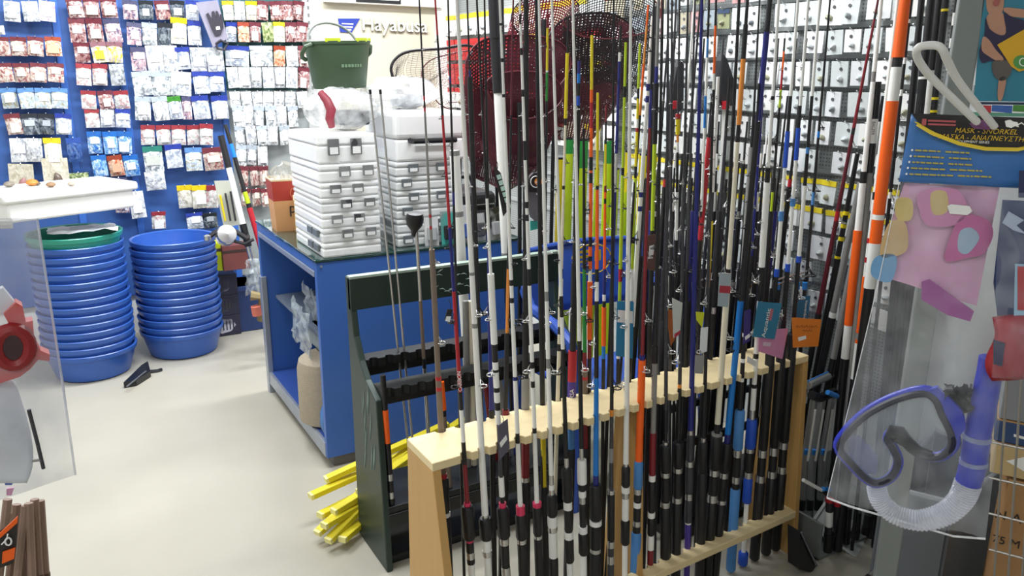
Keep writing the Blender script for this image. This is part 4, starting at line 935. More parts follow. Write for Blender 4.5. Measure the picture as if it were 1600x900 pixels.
def ipath(pts, fn, n=36):
    P = [fn(*p) for p in pts]; k = len(P); out = []
    for i in range(n):
        x = i/n*k; j = int(x) % k; f = x-int(x)
        p0, p1, p2, p3 = P[j-1], P[j], P[(j+1) % k], P[(j+2) % k]
        out.append(.5*((2*p1)+(p2-p0)*f+(2*p0-5*p1+4*p2-p3)*f*f+(3*p1-p0-3*p2+p3)*f**3))
    return out
thr = mat('thread_black', '2a2224', .6)
frm = mat('frame_black', '1c1c20', .35)
hp = ipath([(640, 80), (618, 92), (611, 110), (622, 135), (645, 170), (700, 240), (760, 190), (775, 100), (735, 72), (690, 76)], gy(3.45), 44)
hoop_net('landing_net', hp, V((.06, .25, -.1)), thr, frm, 'black-framed landing net spread before the white display panel', .007, (at_y(772, 100, 3.45), at_y(778, 330, 3.45), .011), True, 56, 22)
hp = ipath([(705, 84), (670, 96), (660, 120), (690, 165), (745, 175), (790, 140), (780, 96), (745, 80)], gy(3.5), 36)
hoop_net('landing_net', hp, V((.05, .2, -.2)), mat('thread_red', '7a2430', .6), mat('frame_red', '5c1c26', .4), 'red-rimmed landing net behind the black-framed one', .003, None, True, 44, 18)
nm = mesh_net('netting_maroon', '5a2430', 90, 50, .62)
nm2 = mesh_net('netting_red', '8a2838', 80, 46, .5); nm3 = mesh_net('netting_black', '2c2426', 110, 60, .36)
NETS = [
 ([(730, 90), (760, 60), (830, 55), (880, 70), (890, 110), (850, 150), (780, 150), (735, 125)], 2.75, V((.0, .12, -.42)), nm, 'wide maroon-meshed landing net hanging behind the white rods', (783, -40, 787, 148)),
 ([(850, 80), (880, 30), (950, 20), (990, 45), (985, 80), (940, 110), (880, 115)], 2.85, V((.02, .1, -.36)), nm, 'maroon-meshed landing net right of the wide one', (868, 60, 858, 520)),
 ([(880, 30), (920, -10), (990, -15), (1030, 10), (1020, 45), (960, 60), (905, 55)], 2.8, V((.05, .12, -.36)), nm3, 'black-meshed landing net high above the lime tubes', (1025, 10, 1010, 520)),
 ([(800, 20), (830, -10), (880, -12), (905, 12), (885, 50), (840, 62), (808, 48)], 2.95, V((.0, .12, -.30)), nm2, 'red-meshed landing net topmost behind the white rods', (850, 30, 845, 520)),
 ([(760, 130), (800, 112), (860, 118), (880, 150), (850, 180), (790, 182)], 2.65, V((-.01, .08, -.3)), nm, 'lowest maroon-meshed net hanging above the blue chair', (812, 160, 812, 560)),
]
for k, (pts, y, dv, m, lab, h) in enumerate(NETS):
    hoop_net('landing_net', ipath(pts, gy(y), 36), dv, m, frm if k % 2 else mat('frame_red', ''), lab, .0028, (at_y(h[0], h[1], y-.05), at_y(h[2], h[3], y-.08), .008), False, 40, 24, group='maroon landing nets')
# padded dark net handle continuing in a pale sleeve
t, A, d, so = rod((771, 0), (790, 405), gy(2.6), gy(2.55), 'k60/9 k145/8 g146/7 w395/6.5 g405/6.5 G425/6.5 k900/5', 'stout net pole with black padding, ivory sleeve and green end', 'net pole', None, (8, 7), 0, zbase=.02, name='net_pole')
# clear swim-bladder like plastic sleeves at the left of the nets
for k, (x, y0, y1, lab) in enumerate(((716, 235, 330, 'grey-white plastic sleeve hanging left of the thick white rod'), (722, 330, 425, 'pale grey tube standing below the plastic sleeve'))):
    rod((x-6, y0), (x, y1), gy(2.5), gy(2.5), 'g%d/8 w900/8' % (y0+8), lab, 'sleeve', None, (7, 8), 0, zbase=.02 if k else at_y(x, y1, 2.5).z, name='plastic_sleeve')
# oval lure packet with round emblem
q = at_y(838, 300, 2.55)
t = thing('oval_packet', 'long oval dark packet with an orange round emblem between white rods', 'packet', at_y(838, 345, 2.55), 0, None, True)
sh = [(825, 290), (827, 277), (834, 270), (842, 270), (848, 277), (850, 290), (849, 325), (845, 340), (838, 346), (831, 340), (826, 325)]
MB().prism([at_y(x, y, 2.55) for x, y in sh], (0, .012, 0)).build('card', mat('oval_card', '6e6a70', .4), t, False)
MB().prism([at_y(x, y, 2.548) for x, y in sh[:6]+[(850, 300), (825, 300)]], (0, -.003, 0)).build('upper_print', mat('oval_dark', '2c2228', .4), t, False)
MB().prism([at_y(841+6*math.cos(a), 284+6*math.sin(a), 2.544) for a in [k*.52 for k in range(12)]], (0, -.002, 0)).build('emblem', K('O'), t, False)
text('HD', .014, at_y(836, 287, 2.54), (1, 0, 0), (0, 0, 1), K('w'), t, depth=.0003)
MB().tube([at_y(837+8*math.cos(k*.52), 284+9*math.sin(k*.52), 2.544) for k in range(12)], .0018, 5, closed=True).build('emblem_ring', K('w'), t)
MB().prism([at_y(*p, 2.56) for p in ((829, 345), (840, 345), (840, 358), (829, 360))], (0, .004, 0)).build('teal_flap', mat('teal_print', '46b4a8', .4), t, False)
# ================================================================== lime tubes and yellow floats behind the chair
TUBES = [(889, 215, 7.5, 'G', 240, 'v'), (911, 217, 8.5, 'G', 262, 'v'), (951, 216, 7, 'G', 255, 'v'), (962, 262, 6, 'v', 300, 'v'), (875, 246, 5.5, 'y', 400, 'y'), (981, 235, 4, 'y', 300, 'v'), (1006, 240, 7, 'y', 350, 'v'), (1021, 240, 6, 'y', 350, 'y'), (933, 262, 4, 'v', 330, 'v')]
for k, (x, y0, r, c0, ym, c1) in enumerate(TUBES):
    vx = 768+(x-768)*(4965-560)/(4965-y0)
    rod((x, y0), (vx, 560), gy(2.78+.03*(k % 3)), gy(2.78+.03*(k % 3)), 'k%d/%g %s%d/%g %s900/%g' % (y0+3, r*.9, c0, ym, r, c1, r), '%s tube with %s top, %s from left behind the blue chair' % ({'v': 'lime', 'y': 'yellow'}[c1], {'G': 'green', 'v': 'lime', 'y': 'yellow'}[c0], ORD[sorted(TUBES).index(TUBES[k])]), 'tube', 'bright tubes behind the blue chair', (r, r), 0, name='rod_tube')
# ================================================================== blue plastic armchair
cbm = mat('chair_blue', '3358b8', .4, var=.06)
t = thing('plastic_armchair', 'blue plastic armchair with a yellow printed emblem behind the rods', 'chair', (1.9, 2.5, 0), 0, None, True)
c0 = at_y(812, 398, 2.62); c1 = at_y(1004, 369, 2.62)
zb = (c0.z+c1.z)/2; X0, X1 = c0.x, c1.x
def back(u, v):
    return (X0+(X1-X0)*u, 2.62+.02*math.sin(math.pi*u)-.05*(1-v), zb-.26+.26*v+.015*math.sin(math.pi*u)*v)
o = MB().grid(back, 16, 8).build('backrest', cbm, t); s_ = o.modifiers.new('s', 'SOLIDIFY'); s_.thickness = .014
MB().tube([back(u/16, 1) for u in range(17)], .011, 8).build('back_rim', cbm, t)
o = MB().grid(lambda u, v: (X0+.03+(X1-X0-.06)*u, 2.2+.38*v, .44-.02*math.sin(math.pi*u)+.015*(1-v)), 12, 8).build('seat', cbm, t); s_ = o.modifiers.new('s', 'SOLIDIFY'); s_.thickness = .016
for sx, x in ((-1, X0), (1, X1)):
    MB().tube([(x, 2.6, zb-.12), (x+sx*.02, 2.5, .72), (x+sx*.025, 2.32, .7), (x+sx*.02, 2.22, .66), (x, 2.2, .45)], .022, 8).build('armrest', cbm, t)
    MB().tube([(x, 2.2, .46), (x+sx*.02, 2.17, 0)], [.026, .02], 8).build('leg', cbm, t)
    MB().tube([(x, 2.58, .46), (x+sx*.02, 2.66, 0)], [.026, .02], 8).build('leg', cbm, t)
    MB().tube([(x, 2.58, .45), (x, 2.6, zb-.02)], .018, 8).build('back_post', cbm, t)
yq = mat('emblem_yellow', 'd9b62c', .5)
for k, (x0, y0, x1, y1) in enumerate(((905, 392, 922, 396), (905, 400, 923, 404), (906, 408, 920, 411), (929, 392, 938, 408))):
    MB().prism([at_y(*p, 2.59) for p in ((x0, y0), (x1, y0-2), (x1, y1-2), (x0, y1))], (0, -.004, 0)).build('emblem_block', yq, t, False)
MB().tube([at_y(924+30*math.cos(a), 402+20*math.sin(a)-.1*30*math.cos(a), 2.588) for a in [math.pi+k*.26 for k in range(13)]], .003, 5).build('emblem_arc', yq, t)
MB().tube([at_y(924+28*math.cos(a), 410+18*math.sin(a)-.1*28*math.cos(a), 2.588) for a in [k*.26 for k in range(13)]], .003, 5).build('emblem_arc', yq, t)
# black paddle shaped net covers
for k, (sh, lab) in enumerate((([(1131, 85), (1136, 92), (1147, 125), (1146, 165), (1134, 160), (1121, 170), (1122, 125), (1126, 95)], 'black pointed net cover above the white sleeve'), ([(1064, 95), (1069, 100), (1068, 170), (1056, 178), (1047, 172), (1052, 135), (1058, 105)], 'black pointed net cover left of the royal blue rod'))):
    t = thing('net_cover', lab, 'net cover', at_y(*sh[5], 2.45), 0, None, True)
    MB().prism([at_y(x, y, 2.45) for x, y in sh], (0, .03, 0)).build('cover', mat('cover_black', '26262a', .6), t, False)
    xx = sum(p[0] for p in sh[3:6])/3
    MB().tube([at_y(xx, 166, 2.46), at_y(xx-8, 300, 2.46)], .012, 10).build('sleeve', K('w' if k == 0 else 'c'), t)
    MB().tube([at_y(xx-8, 300, 2.46), V((at_y(xx-8, 300, 2.46).x, 2.46, .0))], .01, 10).build('pole', K('k'), t)
    MB().tube([at_y(xx, 158, 2.44), at_y(xx, 170, 2.44)], .016, 10).build('red_band', K('r'), t)
# ================================================================== poles leaning by the right wall
RP = [
 ((1372, 0), (1279, 490), 'maroon rod with fine rings', 'm20 k30 d200 k210 m330 r345 m425 m490 k900/5', (1.6, 4.4), 1.82),
 ((1377, 0), (1322, 545), 'white pole with a broad orange lower sleeve', 'w112 g128/3.4 w268 k286/5 w360/5.4 o508/6.8 w560/6.6 k900/6.5', (3, 5.5), 1.75),
 ((1403, 0), (1338, 560), 'white pole with red rings and an orange lower sleeve', 'w130 w300 k312/4 w372 r380/4.4 w402 r410/4.6 w432 o520/5 g530/4.6 o536/5 w592/5 k900/5.5', (3, 4.6), 1.7),
 ((1414, 0), (1345, 560), 'thick bright orange pole with a white collar', 'o90/9 k105/7 w158/8 o335/9 w343/9 o380/9 w450/9 k900/8', (9, 9), 1.62),
 ((1424, 0), (1372, 480), 'thin black and white ringed rod', 'k30 w36 k90 w100 k140 w150 k300 w310 k900', (2, 3), 1.58),
 ((1381, 150), (1310, 560), 'black rod with pale lettering down its side', 'k190/3.5 w260/3.5 k900/5.5', (3, 5.5), 1.85),
 ((1345, 285), (1301, 492), 'grey tubular pole with a white end ring', 'g488/5 *w496/5.6 k900/6', (4.4, 5), 1.88),
 ((1358, 285), (1316, 492), 'second grey tubular pole right of the ringed one', 'g560/5 k900/5.5', (4.4, 5), 1.84),
 ((1340, 240), (1296, 470), 'navy black rod with yellow lettering', 'k330 y336/4.6 k350 y356/4.6 k370 y376/4.6 k400 y404/4.6 k900/5', (3.4, 4.6), 1.92),
 ((1440, 0), (1400, 420), 'stout black pole behind the white hook', 'k900/7', (6, 7), 1.5),
 ((1455, 0), (1412, 420), 'stout black pole with white lettering behind the hook', 'k120/7 w124/7 k190/7 w195/7 k900/7', (6, 7), 1.46),
 ((1468, 0), (1425, 420), 'black pole with a white foot sleeve behind the hook', 'k110/6 w178/5.5 k900/6', (5, 6), 1.43),
 ((1478, 0), (1432, 420), 'black pole with yellow rings behind the hook', 'k14/5 y18/5.2 k76/5 y79/5.2 k152/5 y156/5.2 k172/5 y176/5.2 k900/5', (4, 5), 1.41),
 ((1494, 0), (1445, 420), 'thin mottled black and white rod next to the grey post', 'k20 w40 k60 w75 k90 w110 k140 w150 k900', (2.4, 3), 1.38),
]
XT = [2.42, 2.34, 2.28, 2.22, 2.27, 2.40, 2.44, 2.38, 2.46, 2.40, 2.36, 2.33, 2.30, 2.28, 2.36]
RP.append(((1371, 128), (1345, 420), 'black pole with a white lettered label', 'k186/6 w224/6 k270/6 g900/5', (5, 6), 0))
for k, (p0, p1, desc, spec, hw, y) in enumerate(RP):
    # each stands upright a little off the wall, its foot nearer the camera than its tip
    r0, r1 = ray(*p0), ray(*p1); y0_, y1_ = XT[k]*r0.y/r0.x, (XT[k]-.02)*r1.y/r1.x
    t, A, d, so = rod(p0, p1, gy(y0_), gy(y1_), spec, '%s, by the right wall' % desc, 'pole', 'poles leaning by the right-hand wall', hw, 3 if k in (0, 4) else 0, name='leaning_pole', zbase=.02)
    if k == 14:
        a, b = A+d*so(190), A+d*so(222); dn_ = (b-a).normalized(); nn = (CAM-a); nn = (nn-dn_*nn.dot(dn_)).normalized(); uu = nn.cross(dn_)
        text('BALZER', .0125, a+nn*.0122-uu*.004, dn_, uu, mat('ink_black', ''), t, depth=.0003)
# ---------------------------------------------------------------- aluminium rod pods between the rack and the wall
alu = mat('aluminium', 'a4a6a6', .4, metal=.5); alub = mat('pod_blue', '2f7fd0', .4)
t = thing('rod_pod', 'aluminium rod pod with blue joints and black clamps right of the wooden rack', 'rod pod', (2.3, 1.72, 0), 0, None, True)
a = at_y(1262, 602, 1.66); b = at_y(1318, 576, 1.76)
bevel(MB().tube([a, b], .016, 8).build('top_bar', alu, t), .002)
MB().tube([a+V((0, 0, .015)), b+V((0, 0, .0165))], .003, 6).build('blue_strip', alub, t)
for k, (x, xb) in enumerate(((1272, 1258), (1285, 1270), (1299, 1284))):
    MB().tube([at_y(x, 622, 1.66+.02*k), at_y(xb, 720, 1.66+.02*k), at_y(xb-6, 830, 1.66+.02*k)], .013, 10).build('leg', alu, t)
    MB().tube([at_y(xb-4.6, 780, 1.66+.02*k), at_y(xb-6.2, 795, 1.66+.02*k)], .016, 10).build('foot', K('k'), t)
    MB().lathe([(.001, -.01), (.008, -.009), (.008, .009), (.001, .01)], 10, at_y(xb+2, 706, 1.65+.02*k)).build('joint', alub, t)
    MB().tube([at_y(x+2, 640, 1.62+.02*k), at_y(xb+4, 720, 1.62+.02*k)], .004, 6).build('brace', K('w'), t)
MB().tube([at_y(1268, 617, 1.64), at_y(1281, 622, 1.65), at_y(1303, 612, 1.66)], .016, 8).build('clamp', K('k'), t)
MB().tube([at_y(1293, 613, 1.62), at_y(1308, 619, 1.62)], .009, 8).build('clamp_cap', alub, t)
a = at_y(1255, 750, 1.5); b = at_y(1284, 766, 1.5)
t = thing('pod_arm', 'short white arm with a black tip sticking out beside the rack', 'arm', b, 0, None, True)
MB().tube([a, b], .006, 8).build('arm', K('w'), t); MB().tube([b, at_y(1294, 772, 1.5)], .011, 8).build('tip', K('k'), t); MB().tube([at_y(1286, 764, 1.495), at_y(1296, 765, 1.5)], .008, 8).build('joint', alub, t)
# upright rests on the wall with silver prongs above the orange note
t = thing('rod_rest', 'silver pronged rod rest head above the orange note', 'rod rest', at_y(1240, 440, 1.75), 0, None, True)
for k in range(3):
    x = 1222+k*18; y = 436-k*5
    MB().tube([at_y(x-14, y+4, 1.72), at_y(x+6, y-4, 1.74), at_y(x+10, y+2, 1.74), at_y(x-8, y+9, 1.72)], .003, 6, closed=True).build('prong', K('s'), t)
for k, x in enumerate((1215, 1246, 1258)):
    MB().tube([at_y(x, 436, 1.74), at_y(x-8, 560, 1.74)], .006, 8).build('stem', K('k'), t); MB().tube([at_y(x, 441, 1.735), at_y(x-.6, 452, 1.735)], .009, 8).build('collar', alub, t)
# steel tray with black pole butts standing in it
t = thing('steel_tray', 'low grey steel tray on the floor between rack and wall', 'tray', (2.35, 1.55, 0))
stl = mat('tray_steel', '8d9492', .4, metal=.4, var=.1)
bevel(MB().box((-.25, -.06, .0), (.3, .3, .012)).build('tray_floor', stl, t, False), .002)
bevel(MB().box((-.25, .29, .0), (.3, .3, .14)).build('tray_back', stl, t, False), .002)
bevel(MB().box((-.25, -.06, .0), (-.24, .3, .14)).build('tray_side', stl, t, False), .002)
for k, (x, yy, x2, lab) in enumerate(((1296, 791, 1293, 'red-tipped, with a white label'), (1308, 795, 1307, 'red-tipped, without label'), (1325, 800, 1321, 'third from the rack'), (1340, 805, 1336, 'fourth from the rack'), (1356, 808, 1352, 'fifth from the rack'), (1367, 812, 1364, 'sixth from the rack'))):
    dz = 1.50-.004*k
    top = at_y(x, yy, dz); bot = at_y(x2, 862-7*k, dz); bot.z = max(bot.z, .014)
    tt_ = thing('pole_butt', 'black pole butt standing in the steel tray, %s' % lab, 'pole butt', bot, 0, 'black pole butts in the steel tray', True)
    topx = top+(top-bot)*.15
    MB().tube([bot, bot.lerp(topx, .35)], .015, 12).build('butt_cap', K('k'), tt_); MB().tube([bot.lerp(topx, .35), topx], .013, 12).build('tube', mat('butt_dark', '2b2c30', .4), tt_)
    if k < 2: MB().tube([topx-V((0, 0, .008)), topx+V((0, 0, .004))], .0145, 12).build('red_rim', K('r'), tt_)
    if k == 0: MB().tube([bot.lerp(topx, .5), bot.lerp(topx, .78)], .0134, 12).build('label_wrap', K('w'), tt_)
t = thing('white_board', 'pale cardboard sheet lying in the steel tray', 'sheet', (2.3, 1.55, .02)); t.rotation_euler = (.3, 0, .4)
MB().box((-.1, -.08, 0), (.1, .1, .004)).build('sheet', mat('card_pale', 'ccd2d0', .6), t, False); MB().box((-.1, .09, .004), (.1, .1, .012)).build('folded_edge', mat('card_pale', ''), t, False)
t = thing('black_wedge', 'black folded rod bag leaning at the foot of the rack end', 'bag', at_y(1262, 880, 1.46), 0, None, True)
MB().prism([at_y(*p, 1.46) for p in ((1250, 830), (1256, 838), (1277, 882), (1268, 895), (1250, 890))], (0, .05, 0)).build('bag', K('k'), t, False)
MB().tube([at_y(1252, 832, 1.455), at_y(1276, 884, 1.455)], .004, 5).build('piping', mat('grey_seam', ''), t)
# ================================================================== crowded floor stand of dark rods behind the wooden rack
fsd = thing('floor_rod_stand', 'low black floor stand crowded with dark rods behind the wooden rack', 'rod stand', (2.1, 1.95, 0))
bevel(MB().box((-.36, -.13, 0), (.36, .2, .03)).build('base', K('k'), fsd, False), .004)
for sx in (-.35, .33): bevel(MB().box((sx, -.02, .03), (sx+.02, .08, .36)).build('upright', K('k'), fsd, False), .003)
bevel(MB().box((-.35, -.1, .34), (.35, -.085, .37)).build('front_bar', K('k'), fsd, False), .003); bevel(MB().box((-.35, .15, .34), (.35, .165, .37)).build('rear_bar', K('k'), fsd, False), .003)
random.seed(5)
WORDS = ['matt black rod', 'grey-banded black rod', 'black rod with navy grip', 'silver-ringed black rod', 'black rod with a red band', 'dark carbon rod', 'black rod with pale lettering', 'slim white-tipped black rod']
for k in range(30):
    xm = 1003+k*8.1+random.uniform(-2, 2); lean = random.uniform(-.02, .02)
    def xat(y): return 768+(xm-768)*(4965-y)/(4965-320)+lean*(320-y)
    yt = random.choice([0, 60, 150, 190, 210, 240, 280])
    c = ['k300/2 c400/3.5 +k560/6 k900/5', 'k150 g160 k270 g278 k420/4 +k560/6.5 k900/5', 'k330 n470/4.5 +k560/6 k900/5', 'k250 s256 k330/3 s338/3.4 k440/4 s450/5 +k560/6 k900/5', 'k280 r292/3 k420/4 +k560/6 k900/5', 'c420 c500/5 +c600/6 k900/5',
         'k240 w262/2.2 k300 w330/2.4 k430/4 w460/4 +k560/6.5 k900/5', 'w240 k330 c430/4 +k560/6 k900/5'][k % 8]
    Y = 1.9+.045*(k % 5)
    rod((xat(yt), yt), (xat(560), 560), gy(Y), gy(Y-.015), c, '%s, %s from left in the crowded floor stand' % (WORDS[k % 8], ORD[k]), 'fishing rod', 'rods in the crowded floor stand', (1.3, 3.4), 3, 's' if k % 2 else 'k', zbase=.035, sides=8, gside=1 if k % 3 else -1)
# dark soft bags and carded packs on the right half of the counter
for k, (x, y, w_, d_, h_, c, lab) in enumerate(((1.52, 3.05, .2, .3, .2, '1e1e24', 'black soft tackle bag on the counter behind the white rods'), (1.54, 3.42, .2, .25, .34, '2a1c24', 'dark plum soft bag on the counter behind the black bag'))):
    t = thing('tackle_bag', lab, 'bag', (x, y, TZ))
    bevel(MB().box((0, 0, 0), (w_, d_, h_)).build('bag_body', mat('bag_'+c, c, .6, var=.2, bump=.3, bscale=30), t, False), .03, 3)
    MB().tube([(w_*.2, d_*.5, h_-.01), (w_*.3, d_*.5, h_+.05), (w_*.7, d_*.5, h_+.05), (w_*.8, d_*.5, h_-.01)], .01, 8).build('handle', K('k'), t)
    bevel(MB().box((.02, -.02, .02), (w_-.02, .004, h_*.6)).build('front_pocket', mat('bag_pocket'+c, c, .6, var=.3), t, False), .01, 2)
    MB().tube([(.02, -.006, h_*.72), (w_-.02, -.006, h_*.72)], .003, 6).build('zip', K('s'), t)
for k in range(5):
    t = thing('blister_pack', '%s printed blister pack propped before the black tackle bag, %s from left' % (['white', 'teal', 'white and blue', 'grey', 'black and white'][k], ORD[k]), 'blister pack', (1.36+.075*k, 2.975-.004*k, TZ), 0, 'blister packs on the counter')
    t.rotation_euler = (-.12, 0, .1*(k-2))
    cc = ['ececea', '4ab0a6', 'dfe6f0', '9a9aa0', '303036'][k]
    MB().box((-.03, 0, 0), (.03, .004, .12+.02*(k % 3))).build('card', PK('blis_'+cc, cc, '8a8a90', 'd8d8d8'), t, False)
    bevel(MB().box((-.02, -.018, .02), (.02, .001, .08)).build('blister', mat('blis_clear%d' % k, ['b0b4b8', '2c2c30', '4c6cb0', '5c5c60', 'c8c8cc'][k], .15), t, False), .006, 2)
# ================================================================== near right: display stand, cartons, hanging mask bags
# grey post with a printed poster beside it
PN = V((-.8, -.6, 0)).normalized()          # they face the aisle
PP = at_x(1510, 100, 1.75)
def ppt(x, y, o=0): return at_pl(x, y, PP+PN*o, PN)
t = thing('display_stand', 'grey display stand post with a tall front flange near right edge', 'display stand', (PP.x, PP.y, 0), 0, None, True)
a, b = ppt(1499, 0), ppt(1541, 0)
hx = (b-a); hx.z = 0; hx.normalize()
wpost = (b-a).length
g = mat('post_grey', '7c8280', .5, var=.05)
base_ = V((a.x, a.y, 0))
bevel(MB().prism([base_, base_+hx*wpost, base_+hx*wpost-PN*.05, base_-PN*.05], (0, 0, 2.1)).build('post', g, t, False), .003)
bevel(MB().prism([base_+hx*wpost-PN*.01, base_+hx*(wpost+.6)-PN*.01, base_+hx*(wpost+.6)-PN*.05, base_+hx*wpost-PN*.05], (0, 0, .06)).build('foot', g, t, False), .003)
pc = at_pl(1541, 100, PP, PN)
po = thing('poster', 'printed poster of a swimmer in navy holding a yellow board, on the grey stand', 'poster', pc, 0, None, True)
def flat(pts, o, m, name, parent=po, th=.0015, soft=False):
    P = ipath(pts, lambda x, y: ppt(x, y, o), 40) if soft else [ppt(x, y, o) for x, y in pts]
    return MB().prism(P, PN*th).build(name, m, parent, False)
flat([(1541, -60), (1700, -60), (1690, 160), (1521, 158)], -.004, mat('poster_teal', '2c7f97', .45, var=.25, scale=6), 'sheet', th=.004)
flat([(1520, 159), (1690, 161), (1689, 165), (1520, 163)], .0, mat('poster_line', '1c3050', .5), 'edge_line')
for k, (x0, x1, c) in enumerate(((1527, 1549, 'b8303c'), (1550, 1582, '3c66b4'), (1583, 1640, '4c8c3c'))): flat([(x0, 164), (x1, 165), (x1-1, 177), (x0-1, 174)], .0, mat('poster_'+c, c, .5, var=.2), 'foot_print')
flat([(1518, 175), (1690, 179), (1690, 184), (1517, 181)], .0, mat('poster_mint', '5f9c84', .5), 'foot_band')
skin = mat('poster_skin', 'b98a72', .55, var=.12, scale=20); navy = mat('poster_navy', '241f42', .55)
flat([(1541, 30), (1548, 20), (1570, 22), (1580, 40), (1588, 60), (1575, 62), (1552, 50), (1542, 46)], .001, skin, 'chest_print', soft=True)
flat([(1543, -50), (1566, -50), (1568, 10), (1558, 25), (1546, 22), (1541, 5)], .0005, skin, 'face_print', soft=True)
flat([(1570, 12), (1610, 16), (1650, 20), (1650, 32), (1600, 28), (1575, 24)], .001, skin, 'arm_print', soft=True)
flat([(1540, 28), (1546, 45), (1562, 55), (1572, 50), (1568, 20), (1580, 26), (1610, 40), (1620, 90), (1580, 100), (1550, 95), (1534, 98), (1530, 80), (1538, 55)], .002, navy, 'swimsuit_print', soft=True)
flat([(1536, 58), (1545, 62), (1556, 78), (1568, 92), (1560, 96), (1545, 88), (1534, 78)], .003, skin, 'forearm_print', soft=True)
flat([(1552, 96), (1578, 96), (1580, 112), (1572, 124), (1562, 126), (1552, 116)], .003, mat('poster_grey', '5a5450', .6, var=.2), 'legs_print', soft=True)
flat([(1561, 124), (1572, 122), (1566, 154), (1559, 154)], .003, skin, 'leg_print', soft=True)
flat([(1552, 2), (1562, -2), (1560, 8), (1553, 9)], .003, mat('poster_lip', 'a85a56', .5), 'mouth_print', soft=True)
flat([(1558, 70), (1600, 46), (1640, 60), (1640, 100), (1592, 112), (1580, 104)], .004, mat('poster_yellow', 'd9a818', .5, var=.06), 'board_print')
flat([(1596+13*math.cos(k*.52), 97+11*math.sin(k*.52)) for k in range(12)], .006, mat('poster_green', '4f9448', .5), 'badge_print', th=.0008)
MB().tube([ppt(1599+6*math.cos(1+k*.5), 97+6*math.sin(1+k*.5), .008) for k in range(9)], .0012, 5).build('badge_letter', K('w'), po)
# wire grid stand and cartons behind the mask bag
CF = V((-.88, -.47, 0)).normalized(); CP = at_z(1560, 880, .40)
def cpt(x, y, o=0): return at_pl(x, y, CP+CF*o, CF)
CX = V((.47, -.88, 0)).normalized()
brown = mat('carton_brown', 'a57c50', .7, var=.08, scale=8); brown2 = mat('carton_tan', 'c3a878', .7, var=.06)
def carton(x, ytop, ybot, w_, d_, m, label, z0=None):
    p = cpt(x, ybot); q_ = cpt(x, ytop); h = q_.z-(p.z if ybot < 900 else 0)
    if ybot > 900: p.z = 0
    t = thing('carton', label, 'carton', p, 0, None, True)
    o = MB().prism([p, p+CX*w_, p+CX*w_-CF*d_, p-CF*d_], (0, 0, h)).build('carton_body', m, t, False); bevel(o, .003)
    MB().prism([p+CX*.0+V((0, 0, h)), p+CX*w_+V((0, 0, h)), p+CX*w_-CF*d_*.5+V((0, 0, h)), p-CF*d_*.5+V((0, 0, h))], (0, 0, .004)).build('flap', mat('carton_flap', 'b58c5e', .7), t, False)
    return t, p, h
t1, p, h = carton(1536, 742, 960, .5, .3, brown, 'brown cardboard carton with black handwriting at lower right')
n0 = CF*.0015
text('N A', .034, cpt(1553, 808, .002), CX+V((0, 0, -.0)), (0, 0, 1), mat('marker_ink', '2c2620', .7), t1)
text('75 M', .03, cpt(1549, 846, .002), CX, (0, 0, 1), mat('marker_ink', ''), t1)
t2_, p, h = carton(1546, 690, 738, .45, .28, brown2, 'tan carton lying on the brown one, with a white triangle')
MB().prism([cpt(x, y, .001) for x, y in ((1572, 720), (1610, 712), (1610, 742))], CF*.001).build('white_print', K('w'), t2_, False)
t3, p, h = carton(1552, 655, 688, .45, .28, mat('carton_navy', '2c4470', .55, var=.1), 'navy blue carton strip above the tan carton')
MB().prism([cpt(x, y, .001) for x, y in ((1584, 678), (1606, 684), (1606, 688), (1584, 682))], CF*.001).build('label_print', K('w'), t3, False)
t4, p, h = carton(1560, 560, 653, .45, .28, mat('carton_grey', '86888c', .6, var=.1), 'grey carton topmost of the pile at right edge')
wg = thing('wire_grid', 'thin wire grid stand in front of the cartons', 'wire grid', cpt(1545, 960, .10), 0, None, True)
wm = mat('grid_wire', '9a9690', .35, metal=.7)
for k in range(5):
    x = 1568+k*22; MB().tube([cpt(x+8, 560, .1), cpt(x-20, 980, .1)], .003, 6).build('upright_wire', wm, wg)
for k in range(6):
    y = 690+k*56; a, b = cpt(1545, y, .1), cpt(1680, y+60, .1); b.z = a.z
    MB().tube([a, b], .003, 6).build('cross_wire', wm, wg)
# grey plastic bin with steel tube in front of the tray
bn = thing('grey_bin', 'grey plastic crate on the floor below the mask bag', 'crate', at_z(1480, 890, .1), 0, None, True)
q = [at_z(1362, 905, .1), at_z(1460, 935, .1), at_z(1560, 860, .1), at_z(1440, 800, .1)]
q0 = [V((p.x, p.y, 0)) for p in q]; hgt = .42
for i in range(4):
    a, b = q0[i], q0[(i+1) % 4]; n = (b-a).cross(V((0, 0, 1))).normalized()
    bevel(MB().prism([a, b, b+V((0, 0, hgt)), a+V((0, 0, hgt))], n*.01).build('wall', mat('crate_grey', '6f757c', .5, var=.08), bn, False), .002)
    MB().tube([a+V((0, 0, hgt)), b+V((0, 0, hgt))], .009, 8).build('rim', mat('crate_rim', '8b9096', .45), bn)
MB().prism(q0, (0, 0, .01)).build('bottom', mat('crate_grey', ''), bn, False)
st = thing('steel_tube', 'shiny steel tube slanting across the grey crate', 'tube', at_y(1355, 905, 1.22), 0, None, True)
a, b = at_y(1350, 908, 1.2), at_y(1420, 838, 1.25)
MB().tube([a, b], .007, 10).build('tube', K('s'), st); MB().tube([a, a.lerp(b, .1)], .0085, 10).build('end_cap', K('k'), st)
